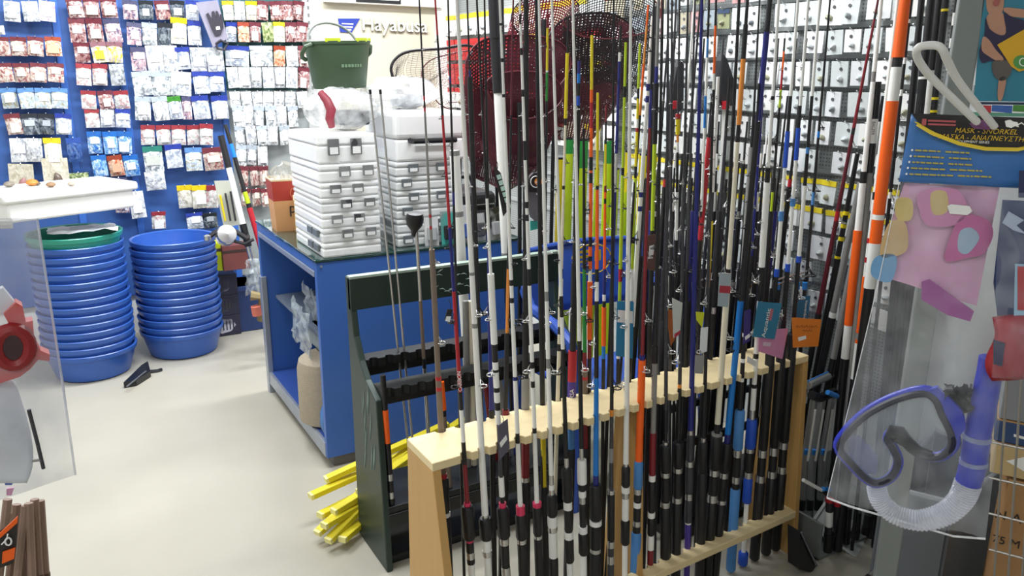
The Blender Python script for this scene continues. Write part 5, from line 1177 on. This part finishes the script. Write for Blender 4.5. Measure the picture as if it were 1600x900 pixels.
# ---------------------------------------------------------------- the mask and snorkel bag
BN = -ray(1470, 480); BN.z = 0; BN.normalize(); BP = CAM+ray(1470, 480)*1.06
def bp_(x, y, o=0): return at_pl(x, y, BP+BN*o, BN)
BU = V((0, 0, 1)); BR = BU.cross(BN).normalized()
if BR.dot(C_R) < 0: BR = -BR
mb_ = thing('mask_bag', 'clear bag holding a blue diving mask and snorkel under a blue header card', 'mask bag', bp_(1430, 820), 0, None, True)
# header card: bent cardboard folded over the bag top
def quad(pts, fn=bp_, o=0, nu=14, nv=10, amp=.0, seed=0.0, fr=5):
    P = [fn(x, y, o) for x, y in pts]
    def f(u, v):
        p = P[0].lerp(P[1], u).lerp(P[3].lerp(P[2], u), v)
        if amp: p = p+BN*(amp*noise.noise((u*fr+seed, v*fr, seed)))
        return p
    return f
HC = [(1424, 178), (1632, 186), (1622, 296), (1404, 284)]
o = MB().grid(quad(HC, amp=.004, seed=2, o=.004), 16, 8).build('header_card', mat('header_blue', '3a70b2', .35, var=.06, scale=10), mb_); s_ = o.modifiers.new('s', 'SOLIDIFY'); s_.thickness = .002
o = MB().grid(quad(HC, amp=.004, seed=2, o=-.012), 16, 8).build('header_back', mat('header_blue', ''), mb_)
blk = mat('header_black', '1d1c1e', .4)
arc = [(1424, 178)]+[(1425+k*18.9, 178+k*.75) for k in range(1, 12)]+[(1630, 222)]+[(1630-(k)*17, 223+9*(k/10)-((k/10)**2)*46+0) for k in range(1, 12)]
blackp = [(1424, 177), (1632, 185), (1630, 224), (1590, 231), (1540, 230), (1500, 222), (1460, 207), (1435, 192)]
MB().prism([bp_(x, y, .0075) for x, y in blackp], BN*.0008).build('black_field', blk, mb_, False)
band = [(1434, 191), (1459, 206), (1500, 221.5), (1540, 229.5), (1590, 230.5), (1630, 223)]
MB().prism([bp_(x, y, .0085) for x, y in band]+[bp_(x, y+5, .0085) for x, y in [(1630, 224), (1590, 231), (1540, 230), (1500, 222.5), (1459, 207)]]+[bp_(1428, 190, .0085)], BN*.0008).build('yellow_band', mat('header_yellow', 'dcc030', .4), mb_, False)
TR = (bp_(1600, 230)-bp_(1500, 226)); TR.normalize(); TU = BN.cross(TR)
if TU.z < 0: TU = -TU
yk = mat('print_yellow', 'd8b22c', .45)
text('MASK - SNORKEL', .0088, bp_(1491, 207, .0095), TR, TU, yk, mb_, depth=.0002, shear=.2)
text('ΜΑΣΚΑ - ΑΝΑΠΝΕΥΣΤΗΡΑΣ', .0082, bp_(1465, 216.5, .0095), TR, TU, yk, mb_, depth=.0002, shear=.2)
text('EQUIPMENT SERIES', .0042, bp_(1495, 222.5, .0095), TR, TU, K('w'), mb_, depth=.0002)
rdp = mat('print_red', 'b8585c', .45)
MB().prism([bp_(x, y, .0095) for x, y in ((1441, 185.5), (1448, 185.5), (1447, 196), (1440, 196))], BN*.0005).build('small_logo', rdp, mb_, False)
for yy in (187, 192.5): MB().prism([bp_(x, y, .0095) for x, y in ((1450, yy), (1494, yy+1.5), (1493, yy+4.5), (1450, yy+3))], BN*.0005).build('small_print', rdp, mb_, False)
MB().prism([bp_(x, y, .0095) for x, y in ((1570, 189), (1578, 187), (1584, 190), (1590, 191), (1592, 199), (1586, 197), (1580, 200), (1572, 198))], BN*.0005).build('diver_print', K('w'), mb_, False)
MB().tube([bp_(x, y, .0098) for x, y in ((1588, 196), (1596, 192), (1602, 196), (1612, 190))], .0009, 5).build('diver_print', K('w'), mb_)
for k in range(5):
    x0 = 1424-k*2.2; y0 = 233+k*9.3; L = (86, 88, 92, 110, 126)[k]
    MB().prism([bp_(x, y, .0065) for x, y in ((x0, y0), (x0+3, y0), (x0+2.5, y0+3), (x0-.5, y0+3))], BN*.0005).build('bullet', K('w'), mb_, False)
    xa = x0+6; segs = []
    while xa < x0+6+L:
        xb = xa+random.uniform(4, 13); segs.append((xa, min(xb, x0+8+L))); xa = xb+1.6+(6 if abs(xa-x0-L*.5) < 6 else 0)
    for xa, xb in segs:
        j = (xa-x0-6)/L*2
        MB().prism([bp_(x, y, .0065) for x, y in ((xa, y0+.4+j*2.2), (xb, y0+.6+j*2.2+(xb-xa)*.04), (xb-.4, y0+3+j*2.2+(xb-xa)*.04), (xa-.4, y0+2.8+j*2.2))], BN*.0005).build('text_line', mat('print_gold', 'b8a848', .5), mb_, False)
# pink printed insert (plain print), price sticker
PK_ = [(1420, 285), (1560, 290), (1520, 488), (1376, 440)]
o = MB().grid(quad([(1413, 286), (1562, 292), (1526, 478), (1366, 428)], amp=.006, seed=5, o=-.004), 14, 14).build('pink_insert', mat('insert_pink', 'd2a3c4', .3, var=.16, scale=16), mb_)
MB().prism(ipath(list(((1437, 300), (1494, 296), (1512, 330), (1490, 352), (1450, 352), (1437, 330))), lambda x, y: bp_(x, y, .0035), 36), BN*.0006).build('pink_patch', mat('insert_rose', 'c87fae', .3, var=.12, scale=20), mb_, False)
MB().prism(ipath(list(((1500, 340), (1540, 342), (1552, 365), (1538, 395), (1515, 402), (1476, 405))), lambda x, y: bp_(x, y, .0035), 36), BN*.0006).build('pink_patch', mat('insert_magenta', 'bd5f98', .3, var=.12, scale=20), mb_, False)
for k, (pts, c) in enumerate((([(1455, 302), (1478, 300), (1480, 330), (1458, 334)], 'c9b06a'), ([(1500, 362), (1518, 356), (1530, 372), (1512, 396), (1497, 390)], '9cb4cc'), ([(1400, 312), (1424, 312), (1424, 342), (1402, 342)], 'cdb468'), ([(1388, 350), (1414, 348), (1416, 392), (1376, 400)], 'c8a878'), ([(1368, 402), (1400, 400), (1392, 440), (1362, 430)], '6a9cc8'))):
    MB().prism(ipath(pts, lambda x, y: bp_(x, y, .0042), 28), BN*.0004).build('soft_print', mat('softprint_'+c, c, .4, var=.2, scale=30), mb_, False)
MB().prism([bp_(x, y, .006) for x, y in ((1480, 322), (1486, 319), (1515, 322), (1519, 330), (1512, 336), (1484, 334))], BN*.0006).build('price_sticker', K('w'), mb_, False)
MB().prism([bp_(x, y, .002) for x, y in ((1440, 440), (1452, 436), (1522, 486), (1516, 502), (1480, 492), (1440, 468))], BN*.001).build('purple_rim', mat('insert_purple', '9a4a94', .35, var=.15), mb_, False)
# mask
blue = mat('mask_blue', '1c2cae', .3, var=.06); rub = mat('mask_rubber', '14162c', .4)
Z = lambda x, y: (1200+x/2.8125, 580+y/2.8125)
FR = [(308, 335), (340, 268), (430, 180), (560, 112), (685, 82), (745, 112), (775, 180), (815, 262), (818, 325), (765, 372), (695, 372), (640, 345), (592, 300), (552, 268), (525, 292), (548, 330), (572, 385), (562, 435), (528, 475), (470, 492), (415, 460), (358, 400)]
frp = lambda o: ipath([Z(*p) for p in FR], lambda x, y: bp_(x, y, o), 88)
MB().tube(frp(.012), .0072, 10, closed=True).build('mask_frame', blue, mb_)
cxy = bp_(*Z(560, 300), .02)
inner = [p+(cxy-p)*.045+BN*.006 for p in frp(.012)]
MB().tube(inner, .0052, 8, closed=True).build('rubber_seal', rub, mb_)
lens = frp(.016)
MB().prism(lens[::2], BN*.0015).build('lens', film('lens_glass', 'c8d4e4', .16, .04, .1, 6), mb_, False)
MB().prism([bp_(*Z(*p), .004) for p in ((345, 300), (400, 280), (450, 330), (485, 380), (475, 450), (430, 450), (360, 370))], BN*.002).build('lens_shade', film('lens_violet', '4a4a9c', .5, .1, .1, 6), mb_, False)
MB().tube([bp_(*Z(*p), .018) for p in ((540, 285), (552, 270), (572, 275), (610, 310), (660, 348), (720, 365))], [.008, .012, .013, .009, .007, .005], 10).build('nose_bridge', mat('nose_black', '1e2028', .4), mb_)
MB().grid(crumple(lambda u, v: bp_(*Z(775+125*u, 60+125*v), .012+.012*math.sin(3*u+5*v)), 8, 8, .008, 9.9, 7), 14, 14).build('strap', mat('strap_black', '1c1e22', .5), mb_)
o = mb_.children[-1]; s_ = o.modifiers.new('s', 'SOLIDIFY'); s_.thickness = .006
MB().prism([bp_(*Z(*p), .01) for p in ((690, 75), (745, 62), (790, 100), (860, 170), (870, 240), (830, 290), (790, 210), (755, 140))], BN*.01).build('frame_lug', blue, mb_, False)
# snorkel: blue upper tube with rings, clear corrugated hose
MB().tube([bp_(*Z(x, y), .004) for x, y in ((985, -60), (975, 0), (948, 140), (920, 280))], [.0155, .0155, .016, .0165], 16).build('snorkel_tube', blue, mb_)
MB().tube([bp_(*Z(x, y), .004) for x, y in ((918, 300), (905, 390))], [.0165, .0165], 16).build('snorkel_tube', blue, mb_)
MB().tube([bp_(*Z(x, y), .004) for x, y in ((903, 408), (880, 490))], [.017, .0165], 16).build('snorkel_tube', blue, mb_)
for (x, y, x2, y2) in ((921, 280, 918, 300), (905, 390, 903, 408)):
    MB().tube([bp_(*Z(x, y), .004), bp_(*Z(x2, y2), .004)], .0178, 16).build('clear_ring', film('ring_clear', 'a8b4e0', .6, .1, .1), mb_)
def cr(pts, n, fn):
    P = [fn(*p) for p in pts]; out = []; k = len(P)-1
    for i in range(n+1):
        x = i/n*k; j = min(int(x), k-1); f = x-j
        p1, p2 = P[j], P[j+1]; p0 = P[j-1] if j > 0 else p1*2-p2; p3 = P[j+2] if j+2 <= k else p2*2-p1
        out.append(.5*((2*p1)+(p2-p0)*f+(2*p0-5*p1+4*p2-p3)*f*f+(3*p1-p0-3*p2+p3)*f**3))
    return out
hose = cr([Z(880, 490), Z(850, 560), Z(780, 625), Z(670, 655), (1200+560/2.8125, 580+630/2.8125), Z(495, 570), Z(475, 500)], 90, lambda x, y: bp_(x, y, .004))
MB().tube(hose, [.0165+(.0016 if i % 2 else 0)-.004*i/90 for i in range(91)], 14).build('corrugated_hose', film('hose_clear', 'd4d8e4', .5, .12, .2), mb_)
# bag film, back and front
BG = [(1408, 284), (1606, 294), (1540, 842), (1292, 778)]
o = MB().grid(quad(BG, amp=.018, seed=1, o=.034, nu=30, nv=40, fr=6), 30, 40).build('bag_front', film('bag_clear', 'dfe3e8', .09, .1, .5, 16), mb_)
o = MB().grid(quad(BG, amp=.012, seed=7, o=-.02, fr=5), 24, 30).build('bag_back', film('bag_clear', ''), mb_)
MB().tube([bp_(x, y, .01) for x, y in ((1292, 778), (1330, 792), (1400, 812), (1490, 838), (1540, 842))], .0015, 6).build('bag_seam', film('bag_seam_film', 'f0f2f4', .6, .1, .4, 30), mb_)
MB().tube([bp_(x, y, .006) for x, y in ((1405, 286), (1375, 430), (1330, 620), (1292, 778))], .0007, 6).build('bag_seam', film('bag_seam_film', ''), mb_)
# white coated display hook with the paper tab on it
hk = thing('display_hook', 'white coated wire display hook above the mask bag', 'hook', bp_(1545, 190), 0, None, True)
pts = cr([(1553, 197), (1500, 130), (1482, 98), (1474, 80), (1466, 72), (1450, 71), (1436, 74), (1432, 84), (1440, 102), (1462, 128), (1526, 190)], 60, lambda x, y: bp_(x, y, .02+.11*min(1, max(0, (200-y)/125))))
MB().tube(pts, .0046, 10).build('hook_wire', mat('hook_white', 'dcdcd8', .35, var=.08, scale=40), hk)
for pa, pb2 in (((1553, 197), (1556, 207)), ((1526, 190), (1530, 206))):
    MB().tube([bp_(*pa, .02), ppt(*pb2, -.01)], .0046, 8).build('hook_stem', mat('hook_white', ''), hk)
zc = ppt(1540, 206).z
MB().prism([V((a.x, a.y, zc)) for a in (base_-PN*.02, base_+hx*(wpost+.55)-PN*.02, base_+hx*(wpost+.55)-PN*.035, base_-PN*.035)], (0, 0, .02)).build('crossbar', g, bpy.data.objects['display_stand'], False)
MB().prism([bp_(x, y, .010) for x, y in ((1514, 193), (1530, 187), (1556, 190), (1562, 198), (1545, 203), (1522, 201))], BN*.002).build('punched_tab', mat('tab_plum', '7a4a78', .5), hk, False)
# second hanging pack at the right edge: plain navy print, red lower cushion
sp = thing('hanging_pack', 'navy and red printed swim pack hanging at the right edge', 'swim pack', bp_(1590, 600, .04), 0, None, True)
def sf(pts, o, m, name, th=.0015): return MB().prism([bp_(x, y, o) for x, y in pts], BN*th).build(name, m, sp, False)
sf([(1566, 312), (1680, 318), (1680, 520), (1560, 508), (1552, 440)], .03, mat('pack_navy', '28345e', .35, var=.3, scale=14), 'navy_panel', .004)
sf([(1592, 266), (1680, 270), (1680, 312), (1591, 308)], .034, mat('pack_navy2', '222a50', .4), 'header_panel', .004)
sf([(1576, 330), (1600, 344), (1588, 352), (1604, 366), (1584, 360), (1566, 348)], .036, mat('pack_silver', 'a8b4cc', .35), 'silver_print', .001)
sf([(1586, 412), (1680, 416), (1680, 500), (1584, 494)], .036, mat('pack_pale', '9cc4e0', .35), 'pale_panel', .001)
sf([(1590, 416), (1680, 420), (1680, 488), (1590, 484)], .038, mat('pack_red', 'b0201c', .35, var=.1), 'red_panel', .001)
def cush(u, v):
    x = 1553+110*u; y = 498+92*v-8*u
    e = (math.sin(math.pi*min(1, u*1.6+.02))**.5)*(math.sin(math.pi*v)**.5) if 0 < v < 1 else 0
    return bp_(x+8*math.sin(6*v), y, .03+.02*e)
o = MB().grid(cush, 14, 14).build('red_cushion', mat('pack_red2', '9c1a22', .4, var=.2, scale=18), sp); s_ = o.modifiers.new('s', 'SOLIDIFY'); s_.thickness = .006
sf([(1552, 530), (1570, 536), (1566, 572), (1552, 568)], .052, mat('pack_navy3', '2a2848', .4), 'navy_patch', .002)
o = MB().grid(quad([(1562, 300), (1690, 306), (1690, 600), (1550, 590)], amp=.006, seed=3, o=.062), 14, 20).build('pack_film', film('pack_film', 'c8d0e0', .12, .1, .5, 16), sp)
MB().tube([bp_(1640, 272, .03), bp_(1642, 266, .05), ppt(1700, 210, -.01)], .004, 8).build('hook_stem', mat('hook_white', ''), sp)
# ================================================================== near left: blurred clear bag with red goggles and white fin, cane bundle
LN = -ray(50, 600); LN.z = 0; LN.normalize(); LP = CAM+ray(50, 600)*.72
def lp(x, y, o=0): return at_pl(x, y, LP+LN*o, LN)
lb = thing('goggle_bag', 'clear bag with a red mask and white fin at the left edge', 'goggle bag', lp(20, 820), 0, None, True)
def lq(pts, o, amp, seed, nu=16, nv=24):
    P = [lp(x, y, o) for x, y in pts]
    return lambda u, v: P[0].lerp(P[1], u).lerp(P[3].lerp(P[2], u), v)+LN*(amp*noise.noise((u*4+seed, v*5, seed)))
MB().grid(lq([(-160, 338), (58, 342), (118, 742), (-160, 836)], .03, .008, 3), 18, 26).build('bag_front', film('left_film', 'c6cad6', .2, .14, .4, 12), lb)
MB().grid(lq([(-160, 338), (58, 342), (118, 742), (-160, 836)], -.03, .008, 6), 18, 26).build('bag_back', film('left_film', ''), lb)
MB().tube([lp(58, 342), lp(98, 600), lp(118, 742)], .0012, 6).build('bag_seam', film('left_seam', 'd8dce8', .5, .1, .4, 12), lb)
red_ = mat('goggle_red', 'd23a2a', .35, var=.1)
MB().prism([lp(x, y, .012) for x, y in ((5, 484), (24, 466), (34, 472), (39, 496), (50, 494), (52, 524), (62, 540), (76, 546), (75, 556), (58, 554), (46, 568), (30, 580), (0, 590), (-60, 600), (-60, 520), (0, 522), (18, 508))], LN*.016).build('goggle_frame', red_, lb, False)
MB().tube([lp(20+26*math.cos(k*.42), 542+28*math.sin(k*.42), .03) for k in range(15)], .006, 8, closed=True).build('lens_rim', mat('goggle_darkred', '8c1c20', .35), lb)
MB().prism([lp(24+22*math.cos(k*.42), 543+25*math.sin(k*.42), .03) for k in range(15)], LN*.003).build('lens', mat('goggle_lens', '3a1a20', .15), lb, False)
def fin(u, v):
    return lp(-80+104*u+v*52*u-34*(v**4)*u, 560+195*v+35*u*(1-v), .012+.02*math.sin(math.pi*u)*math.sin(math.pi*min(1, v+.1)))
o = MB().grid(fin, 14, 16).build('white_fin', mat('fin_white', 'e2e6ee', .35, var=.04), lb); s_ = o.modifiers.new('s', 'SOLIDIFY'); s_.thickness = .008
MB().tube([lp(45, 640, .034), lp(58, 690, .034), lp(68, 732, .034)], .0018, 6).build('strap_pin', K('c'), lb); MB().tube([lp(50, 720, .034), lp(66, 718, .034)], .0014, 6).build('strap_clip', K('g'), lb)
MB().prism([lp(x, y, .012) for x, y in ((-60, 470), (4, 446), (24, 470), (10, 482), (-60, 510))], LN*.01).build('white_tab', mat('fin_white', ''), lb, False)
MB().prism([lp(x, y, .004) for x, y in ((4, 735), (22, 750), (18, 756), (8, 756))], LN*.003).build('blue_print', K('B'), lb, False)
MB().prism([lp(x, y, .004) for x, y in ((10, 762), (22, 760), (18, 772), (10, 772))], LN*.003).build('pink_print', mat('tag_d68cb4', 'd68cb4'), lb, False)
ls = thing('display_post', 'chrome display post carrying the goggle bag, left of the frame', 'display post', V((lp(-230, 600).x, lp(-230, 600).y, 0)), 0)
MB().lathe([(.001, .0), (.16, .0), (.16, .012), (.02, .03), (.014, .05), (.014, 1.75), (.001, 1.76)], 20).build('post', K('s'), ls)
p_ = lp(-160, 352)-ls.location; q_ = V((0, 0, p_.z+.01))
MB().tube([q_, p_, lp(20, 350)-ls.location], .004, 8).build('hook_arm', mat('hook_white', ''), ls)
cane = mat('cane_brown', '927868', .6, var=.25, scale=8, stretch=(6, 6, 1))
ends = [(12, 780, -6, 930), (26, 788, 12, 930), (36, 800, 34, 930), (45, 786, 50, 930), (54, 780, 62, 930), (63, 782, 72, 930), (40, 790, 24, 930), (20, 800, 44, 930)]
for k, (x0, y0, x1, y1) in enumerate(ends):
    Y = 1.25+.02*(k % 3)
    a, b = at_y(x0, y0, Y), at_y(x1, y1, Y-.02)
    if k in (0, 1): pass
    d = (a-b).normalized(); foot = b+d*((.01-b.z)/d.z) if d.z > .1 else b
    t = thing('cane_stick', 'brown cane in the bundle at lower left corner, %s from the left at its tip' % ORD[sorted(range(8), key=lambda i: ends[i][0]).index(k)], 'cane', foot, 0, 'canes at the lower left corner', True)
    MB().tube([foot, foot.lerp(a, .5)+V((.002, 0, 0)), a], [.007, .0065, .006], 8).build('cane_body', cane, t)
    MB().tube([a.lerp(foot, .12), a.lerp(foot, .13)], .0075, 8).build('joint_ring', mat('cane_dark', '5c4436', .6), t)
lbx = thing('hook_card', 'black and orange card with a white crest tucked in the cane bundle', 'card', at_y(14, 860, 1.2), 0, None, True)
def lc(pts, y, m, name): return MB().prism([at_y(a_, b_, y) for a_, b_ in pts], (0, -.002, 0)).build(name, m, lbx, False)
lc([(-30, 850), (12, 820), (28, 805), (26, 850), (20, 880), (-30, 895)], 1.2, mat('card_black', '2a2624', .5), 'card')
lc([(0, 832), (28, 806), (27, 816), (0, 840)], 1.196, K('o'), 'orange_edge'); lc([(4, 862), (24, 855), (22, 872), (3, 880)], 1.196, K('o'), 'orange_block')
MB().tube([at_y(13+5*math.cos(k*.7), 846+6*math.sin(k*.7), 1.194) for k in range(9)], .0012, 5, closed=True).build('crest', K('w'), lbx); MB().tube([at_y(12, 834, 1.194), at_y(11, 842, 1.194), at_y(2, 851, 1.194)], .001, 5).build('crest', K('w'), lbx)
# ================================================================== rods, reels and cartons by the blue boards
t, A, d, so = rod((345, 212), (402, 440), gy(4.62), gy(4.45), 'k262/5 w350/4.5 k385/5.5 s900/4.5', 'white rod with black grip and reel leaning at the third blue board', 'fishing rod', None, (4, 4.6), 0, name='fishing_rod')
c = at_y(353, 368, 4.45)
rl = thing('fishing_reel', 'silver and black reel on the rod leaning at the blue boards', 'reel', c)
MB().lathe([(.001, -.05), (.05, -.045), (.055, -.02), (.035, -.015), (.035, .02), (.055, .025), (.05, .045), (.001, .05)], 18, mtx=Matrix.Rotation(1.2, 3, 'X')).build('spool', K('s'), rl)
MB().tube([(-.09, 0, .0), (-.04, 0, .03), (.05, 0, .02), (.1, -.02, -.02), (.12, .02, -.02)], .014, 8).build('body', K('k'), rl)
MB().tube([(.03, -.02, -.03), (.09, -.03, -.05), (.14, -.03, -.03)], .009, 8).build('crank', K('k'), rl)
MB().lathe([(.001, -.02), (.02, -.012), (.02, .012), (.001, .02)], 10, (-.1, -.02, .0)).build('knob', K('s'), rl)
rod((352, 195), (400, 360), gy(4.75), gy(4.6), 'k225/3 b246/3.4 k300 v318/3.6 k325 r360/4.4 r900/4.4', 'thin rod with lime and red sections leaning beside the white rod', 'fishing rod', None, (3, 4), 0, name='fishing_rod')
t = thing('blister_card', 'long clear blister card behind the leaning white rod', 'blister card', at_y(360, 350, 4.7), 0, None, True)
MB().prism([at_y(*p, 4.7) for p in ((335, 283), (364, 282), (378, 350), (350, 356))], (0, .01, 0)).build('card', mat('blister_pale', 'c8cabc', .3, var=.1), t, False)
for k in range(3): MB().tube([at_y(344+k*8, 305-k*3, 4.69), at_y(352+k*8, 345, 4.69)], .006, 6).build('tool', K('c' if k else 'y'), t)
for k, (x0, y0, x1, y1, c, lab, y) in enumerate(((338, 378, 356, 424, 'c8d41c', 'lime green box behind the reel', 4.9), (350, 380, 392, 424, '7a4440', 'brown red box behind the reel', 4.86))):
    a = at_y(x0, y1, y); b = at_y(x1, y0, y); t = thing('carton', lab, 'carton', V((a.x, y, a.z)), 0)
    bevel(MB().box((0, 0, 0), (b.x-a.x, .1, b.z-a.z)).build('carton_body', mat('box_'+c, c, .5, var=.15), t, False), .004); MB().box((.0, -.002, (b.z-a.z)*.7), (b.x-a.x, 0, (b.z-a.z)*.8)).build('print_band', mat('box_band', '40302c', .5), t, False)
z0 = 0
for k in range(3):
    a = at_y(340, 525, 4.93); b = at_y(379, 525, 4.93); hh = (at_y(345, 428, 4.93).z-at_y(345, 525, 4.93).z)/3
    t = thing('reel_carton', 'dark carton printed with a silver reel, %s' % ['bottom of the three stacked', 'middle of the three stacked', 'top of the three stacked'][k], 'carton', (a.x-.06, 4.95, k*hh), 0, 'stacked reel cartons by the tubs')
    bevel(MB().box((0, 0, .001), (b.x-a.x+.06, .16, hh)).build('carton_body', mat('reelbox', '2c2c42', .45, var=.2), t, False), .004)
    MB().prism([(.05+.13*u, -.001, hh*(.15+.7*v)) for u, v in ((.1, .2), (.3, .0), (.75, .1), (1, .5), (.8, .95), (.4, 1), (.1, .7))], (0, -.001, 0)).build('reel_print', PK('reelprint', 'c8c8d4', '3a3a4c', '8a8a98'), t, False)
    for j in range(5): MB().box((.08+.02*j, -.003, hh*.3), (.087+.02*j, -.0015, hh*.75), Matrix.Rotation(.0, 4, 'Y')).build('print_stroke', mat('print_dark', '2a2a38', .5), t, False)
zb_ = 3*hh
t = thing('support_crate', 'dark low crate with boxes on it behind the reel cartons', 'crate', (.9, 4.98, 0)); 
bevel(MB().box((0, 0, 0), (.42, .26, .3)).build('crate_body', mat('crate_navy', '243a6c', .5, var=.1), t, False), .006); bevel(MB().box((-.01, -.01, .27), (.43, .27, .3)).build('rim', mat('crate_navy2', '2c4680', .5), t, False), .004)
t = thing('clear_sack', 'clear sack with a pink roll hanging at the blue counter corner', 'sack', at_y(395, 455, 4.3), 0, None, True)
MB().grid(crumple(lambda u, v: at_y(384+26*u-4*v*u, 405+55*v, 4.3+.08*math.sin(3.1*u)), 8, 8, .02, 6.6, 6), 12, 14).build('sack_film', film('packet_film', ''), t)
MB().tube([at_y(400, 478, 4.28), at_y(403, 492, 4.28)], .03, 12).build('pink_roll', mat('roll_pink', 'd0705c', .5, var=.2), t); MB().tube([at_y(392, 462, 4.3), at_y(412, 464, 4.28), at_y(410, 500, 4.3)], .03, 8).build('brown_stub', mat('roll_brown', '8a7a52', .6, var=.2), t)
for o in bpy.data.objects:
    if '_w' in o: del o['_w']
